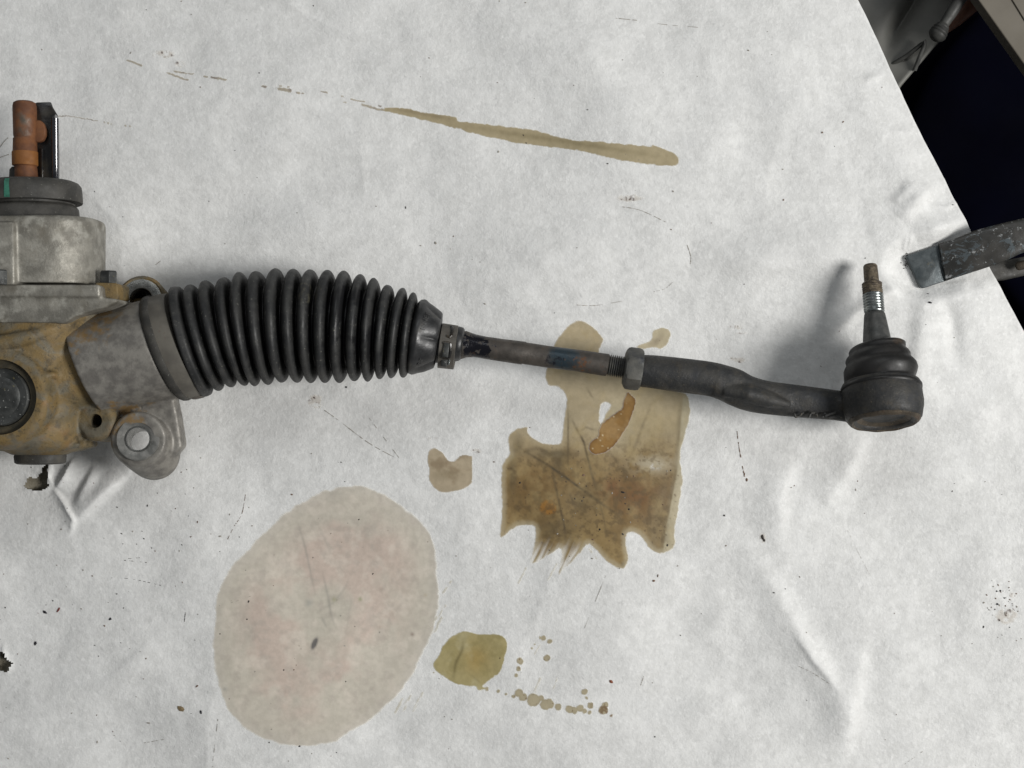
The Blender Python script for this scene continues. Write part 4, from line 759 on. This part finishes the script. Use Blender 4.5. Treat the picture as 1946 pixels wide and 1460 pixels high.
# --- tie rod end arm
TOPS = [(1219, 674.5), (1240, 675), (1258.8, 676.7), (1300, 681), (1351, 687.5), (1383, 695), (1408.5, 703.5), (1431, 715.6), (1462.6, 724.5), (1526, 733), (1574, 739.5), (1606, 744), (1640, 750)]
BOTS = [(1213, 735), (1234, 737.5), (1253, 740.4), (1295, 746.4), (1343, 752.5), (1366, 760), (1390, 771.5), (1415, 780.5), (1446.7, 786.5), (1505, 792.5), (1556, 796.5), (1590, 799.5), (1630, 806)]
ZA = [.044, .044, .044, .044, .044, .044, .0435, .043, .042, .041, .041, .0415, .042]
KA = [1, 1, 1, .98, .95, .88, .78, .74, .72, .68, .68, .74, .8]
S = spline([(t[0], t[1], b[0], b[1], z, k) for t, b, z, k in zip(TOPS, BOTS, ZA, KA)], 6)
end = part('tie_rod_end', fuse([loft([R((q[0], q[1]), (q[2], q[3]), q[4], q[5], 0, 2.0 if q[0] < 1360 else 2.35, seg=64) for q in S]),
        tube([P(1375, 742, .050), P(1420, 748, .0515), P(1460, 760, .050), P(1500, 770, .048)], [.004, .0055, .005, .002], 16)], .0008, 4), STEEL, label='cranked dark forged steel arm of the tie rod end', sharp=None)
part('arm_marks', join([tube([P(x, y, z), P(x2, y2, z - .0005)], .0007, 8) for x, y, x2, y2, z in [(1509, 786, 1512, 793, .0485), (1512, 793, 1520, 790, .048), (1520, 790, 1526, 784, .0495), (1537, 794, 1541, 785, .049), (1551, 786, 1553, 792, .0495), (1563, 793, 1568, 785, .0495), (1568, 790, 1588, 784, .0505), (1575, 794, 1595, 790, .0495), (1541, 785, 1548, 784, .050)]]), STEEL, end)
# --- ball joint: one axis from the closed cap up to the stud tip, dipping towards the paper
JA = P(1680.5, 801, .0540); JB = P(1653.5, 503, .0235); JD = (JB - JA).normalized(); JL = (JB - JA).length
kk = TAN / 973 * (H - .045)
tilt_c = 1.0
def jl(y):   # distance along axis for an axis point seen at pixel row y
    lo, hi = -.05, JL * 1.2
    for _ in range(40):
        m_ = (lo + hi) / 2; q = JA + JD * m_; yy = 730 - q.y / ((H - q.z) * TAN / 973)
        if yy > y: lo = m_
        else: hi = m_
    return m_
def rp(px_r, y): q = JA + JD * jl(y); return px_r * (H - q.z) * TAN / 973
joint = part('ball_housing', lathe(JA, JD, [(.0030, .0001), (.0028, .0135), (.0018, .0160), (.0004, .0164), (-.0006, .0180), (-.0004, .0198), (.0006, .0213), (.0022, .0228), (.0048, rp(73, 790)), (.0085, rp(75.5, 775)), (.012, rp(76.5, 765)), (.016, rp(75.5, 755)), (.0225, rp(74.5, 740)), (.024, rp(72, 735)), (.0245, rp(60, 733))], 96), STEEL, end, label='round ball joint housing at the end of the arm', sharp=50)
part('joint_cap', lathe(JA, JD, [(.0034, .0001), (.0031, .0060), (.0028, .0130), (.0012, .0162), (.0000, .0170), (.0010, .0176), (.0030, .0180)], 72, cap=(True, False)), CAP, end)
part('cap_rim', lathe(JA, JD, [(.0020, .0176), (-.0006, .0183), (-.0013, .0194), (-.0010, .0204), (.0006, .0217), (.0026, .0212)], 96, closed=True, wob=lambda t, a: (.0003 * math.sin(3 * a) * math.sin(7 * a + 1), 1 + .006 * math.sin(5 * a))), CAP, end)
Y2 = lambda ys: [(jl(y), rp(r, y)) for y, r in ys]
def bw(t, a):  # twisted folds
    return (.0016 * math.sin(a + 0.6) * (1 if t > .024 else 0), 1 + .028 * math.sin(a * 1 + t * 240) * (1 if .03 < t < .047 else 0))
part('dust_boot', lathe(JA, JD, Y2([(744, 62), (744, 73), (741, 76), (736, 76), (732, 72), (728, 65.5), (723, 65), (717, 68), (708, 69.5), (700, 68.5), (694, 65), (690, 61.5), (686, 60.5), (681, 61), (676, 59), (671, 54.5), (668, 53), (664, 53.5), (660, 52.5), (657.5, 49), (657, 40), (657, 22)]), 96, wob=bw), mat('boot_black', (0.006, 0.0058, 0.0055, 1), (0.013, 0.012, 0.011, 1), scale=70, rough=(.4, .6), bump=.3, bscale=500, layers=[dict(c=(0.075, 0.05, 0.03, 1), s=45, lo=.60, hi=.74, amt=.5)]), end, label='greasy black dust boot on the ball joint', sharp=None)
pr = [(660, 27.5), (655, 27), (640, 25.5), (620, 22.8), (602, 20.3), (598, 19.5), (596, 18.2)]
stud = part('ball_stud', lathe(JA, JD, Y2(pr), 64), STUD, end, label='tapered steel ball stud with threaded tip', sharp=None)
th = [(596, 18), (593, 19)]; y = 590.0
th2 = []
while y > 560: th2 += [(y, 17.4), (y - 1.8, 19.6), (y - 2.8, 19.6), (y - 4.8, 17.3)]; y -= 5.2
part('thread', lathe(JA, JD, Y2([(597, 16.5), (592, 19.4), (590.5, 19.0)] + th2), 64), BRIGHT, end, sharp=None)
th3 = []; yy = y
while yy > 538: th3 += [(yy, 17.8), (yy - 1.4, 19.0), (yy - 2.2, 18.9), (yy - 3.6, 17.6)]; yy -= 4.2
part('worn_thread', lathe(JA, JD, Y2([(y + 2, 17)] + th3 + [(yy, 15.5), (yy - 1.5, 14.4)]), 64, wob=lambda t, a: (0, 1 + .018 * math.sin(9 * a + t * 3000) * math.sin(4 * a))), BROWNTH, end, label='worn grease caked thread', sharp=None)
part('stud_tip', lathe(JA, JD, Y2([(yy + 2, 14), (530, 13.9), (510, 13.4), (506.5, 13.2), (504.3, 11.8), (503.8, 9), (504.5, .3)]), 48), BROWNTH, end, sharp=50)

# ------------------------------------------------------------------ clamp gripping the bench edge
clamp = empty('bench_clamp', P(1800, 490, 0), 'dark grey steel clamp with chipped paint pinching the paper at the bench edge', 'clamp')
zc = .0026
part('jaw_pad', prism([(1722, 489), (1724, 486), (1815, 455), (1840, 520), (1756, 548), (1750, 547), (1747, 543)], zc - .0014, zc + .0022, bev=.0007), PADM, clamp, label='bare blue grey jaw plate on the paper')
# arm: rounded bar rising and thickening away from the jaw
AT = [(1783, 463.5), (1815, 453), (1852, 438.5), (1900, 425.5), (1946, 415), (2010, 404), (2080, 398)]
AB = [(1797, 534.5), (1830, 523.5), (1880.7, 507), (1915, 494), (1946, 480), (2010, 462), (2080, 452)]
AZ = [.0052, .0078, .0105, .0125, .0135, .0140, .0140]; AK = [.16, .24, .32, .38, .42, .45, .45]
S = spline([(t[0], t[1], b[0], b[1], z, k) for t, b, z, k in zip(AT, AB, AZ, AK)], 5)
part('clamp_arm', loft([R((q[0], q[1]), (q[2], q[3]), q[4], q[5], 0, 3.4, seg=64) for q in S]), BARM, clamp, label='painted upper arm with chips showing bare metal', sharp=40)
part('clamp_spine', join([loft([R((2060, 400), (2066, 452), .014, .45, 0, 3, seg=32), R((2090, 396), (2096, 450), .004, .7, 0, 3, seg=32), R((2100, 396), (2104, 450), -.03, .5, 0, 3, seg=32), R((2100, 396), (2104, 450), -.09, .5, 0, 3, seg=32), R((2060, 404), (2066, 452), -.112, .4, 0, 3, seg=32)])]), BARM, clamp)
part('lower_arm', loft([R((x, y0), (x2, y1), z, .5, 0, 2.6, seg=40) for x, y0, x2, y1, z in [(1868, 498, 1878, 536, -.040), (1900, 497, 1908, 533, -.042), (1950, 487, 1956, 522, -.046), (2020, 470, 2030, 512, -.075), (2060, 455, 2070, 500, -.105)]]), DUST_RUB, clamp, label='lower arm under the bench edge')
part('screw_tip', lathe(P(1931, 507, -.034), Vector((1, .25, .1)), [(0, .002), (.0015, .0030), (.012, .0030), (.014, .002)], 20), CAP, clamp)

# ------------------------------------------------------------------ below and beyond the bench
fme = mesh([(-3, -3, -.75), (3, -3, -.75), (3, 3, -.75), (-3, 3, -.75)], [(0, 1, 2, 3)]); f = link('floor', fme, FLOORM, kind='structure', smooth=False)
zb = -.30
pan = empty('plastic_panel', P(1700, 60, zb), 'curved light grey plastic panel below the bench edge at top right', 'panel')
Xp = np.linspace(0, 1, 40); Yp = np.linspace(0, 1, 40); U, V = np.meshgrid(Xp, Yp)
rgt = np.interp(V, [0, .45, .62, .8, 1], [1900, 1852, 1780, 1712, 1640]); PX = 1480 + U * (rgt - 1480); PY = -160 + V * 420
rgt = np.interp(PY, [-160, 0, 78, 130, 165, 260], [1980, 1856, 1786, 1742, 1712, 1650]); PX = 1480 + U * (rgt - 1480)
dip = line(PX, PY, [(1770, -60), (1735, 10), (1700, 65), (1680, 95)], 22) * .022
Zp_ = zb + .03 * U ** 2 - dip + .006 * fnoise(PX, PY, 60, 201)
co = [P(x, y, z) for x, y, z in zip(PX.ravel(), PY.ravel(), Zp_.ravel())]
q = [(j * 40 + i, j * 40 + i + 1, (j + 1) * 40 + i + 1, (j + 1) * 40 + i) for j in range(39) for i in range(39)]
pm = mesh(co, q); bm = bmesh.new(); bm.from_mesh(pm); bmesh.ops.solidify(bm, geom=bm.faces, thickness=.003); bm.to_mesh(pm); bm.free()
link('panel_shell', pm, PANELM, pan)
part('wire', tube([P(x, y, zb + z) for x, y, z in [(1690, 126, .022), (1722, 107, .032), (1752, 84, .038), (1758, 79, .040), (1757, 86, .040), (1748, 108, .040), (1738, 134, .036)]], .0018, 10), CABLE, pan)
cb = empty('ribbed_cable_boot', P(1788, 60, zb + .04), 'dark rubber cable ending in a ribbed ball, beside the plastic panel', 'cable')
zc2 = -.22
A_ = P(1775, 76, zc2); D_ = (P(1830, -10, zc2) - A_)
kb = (H - zc2) * TAN / 973
pf = [(0, .003)] + [(t * kb, r * kb) for t, r in [(3, 12), (7, 15.5), (10, 17), (13, 17.5), (15, 15.8), (17, 17), (20, 16.5), (22, 14.5), (24, 15.5), (27, 14.5), (29, 12.3), (31, 12.8), (34, 10.5), (40, 7.5)]]
part('ribbed_ball', lathe(A_, D_, pf, 40), CABLE, cb)
part('cable', tube([A_ + D_.normalized() * kb * t for t in (34, 70, 110, 200)], [.0040, .0048, .005, .005], 16), CABLE, cb)
bar = tube([P(x, y, zc2 - .03) for x, y in [(1792, 62), (1815, 38), (1850, 3), (1920, -70)]], [.003, .006, .008, .009], 16)
o = part('rusty_bar', bar, COPPER, None); o['label'] = 'rusty red bar behind the ribbed cable'; o['category'] = 'bar'
nv = empty('navy_case', P(1850, 260, -.45), 'near black navy plastic case in the shadow beyond the bench', 'case')
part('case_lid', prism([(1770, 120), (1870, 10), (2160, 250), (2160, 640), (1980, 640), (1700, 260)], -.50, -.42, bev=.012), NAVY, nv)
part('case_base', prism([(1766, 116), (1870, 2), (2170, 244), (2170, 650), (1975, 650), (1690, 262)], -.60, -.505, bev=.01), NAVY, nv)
bb = empty('beige_board', P(1930, 20, -.20), 'beige board with a pale stripe at the top right corner', 'board')
part('board', prism([(1858, -2), (1946, 122), (2080, 310), (2300, 150), (2050, -260), (1700, -230)], -.215, -.200, bev=.001), BEIGE, bb, smooth=False)
part('board_trim', prism([(1924, 0), (1946, 36), (2100, 270), (2300, 140), (2050, -240), (1780, -220)], -.2, -.1985, bev=.0005), BEIGE, bb, smooth=False)
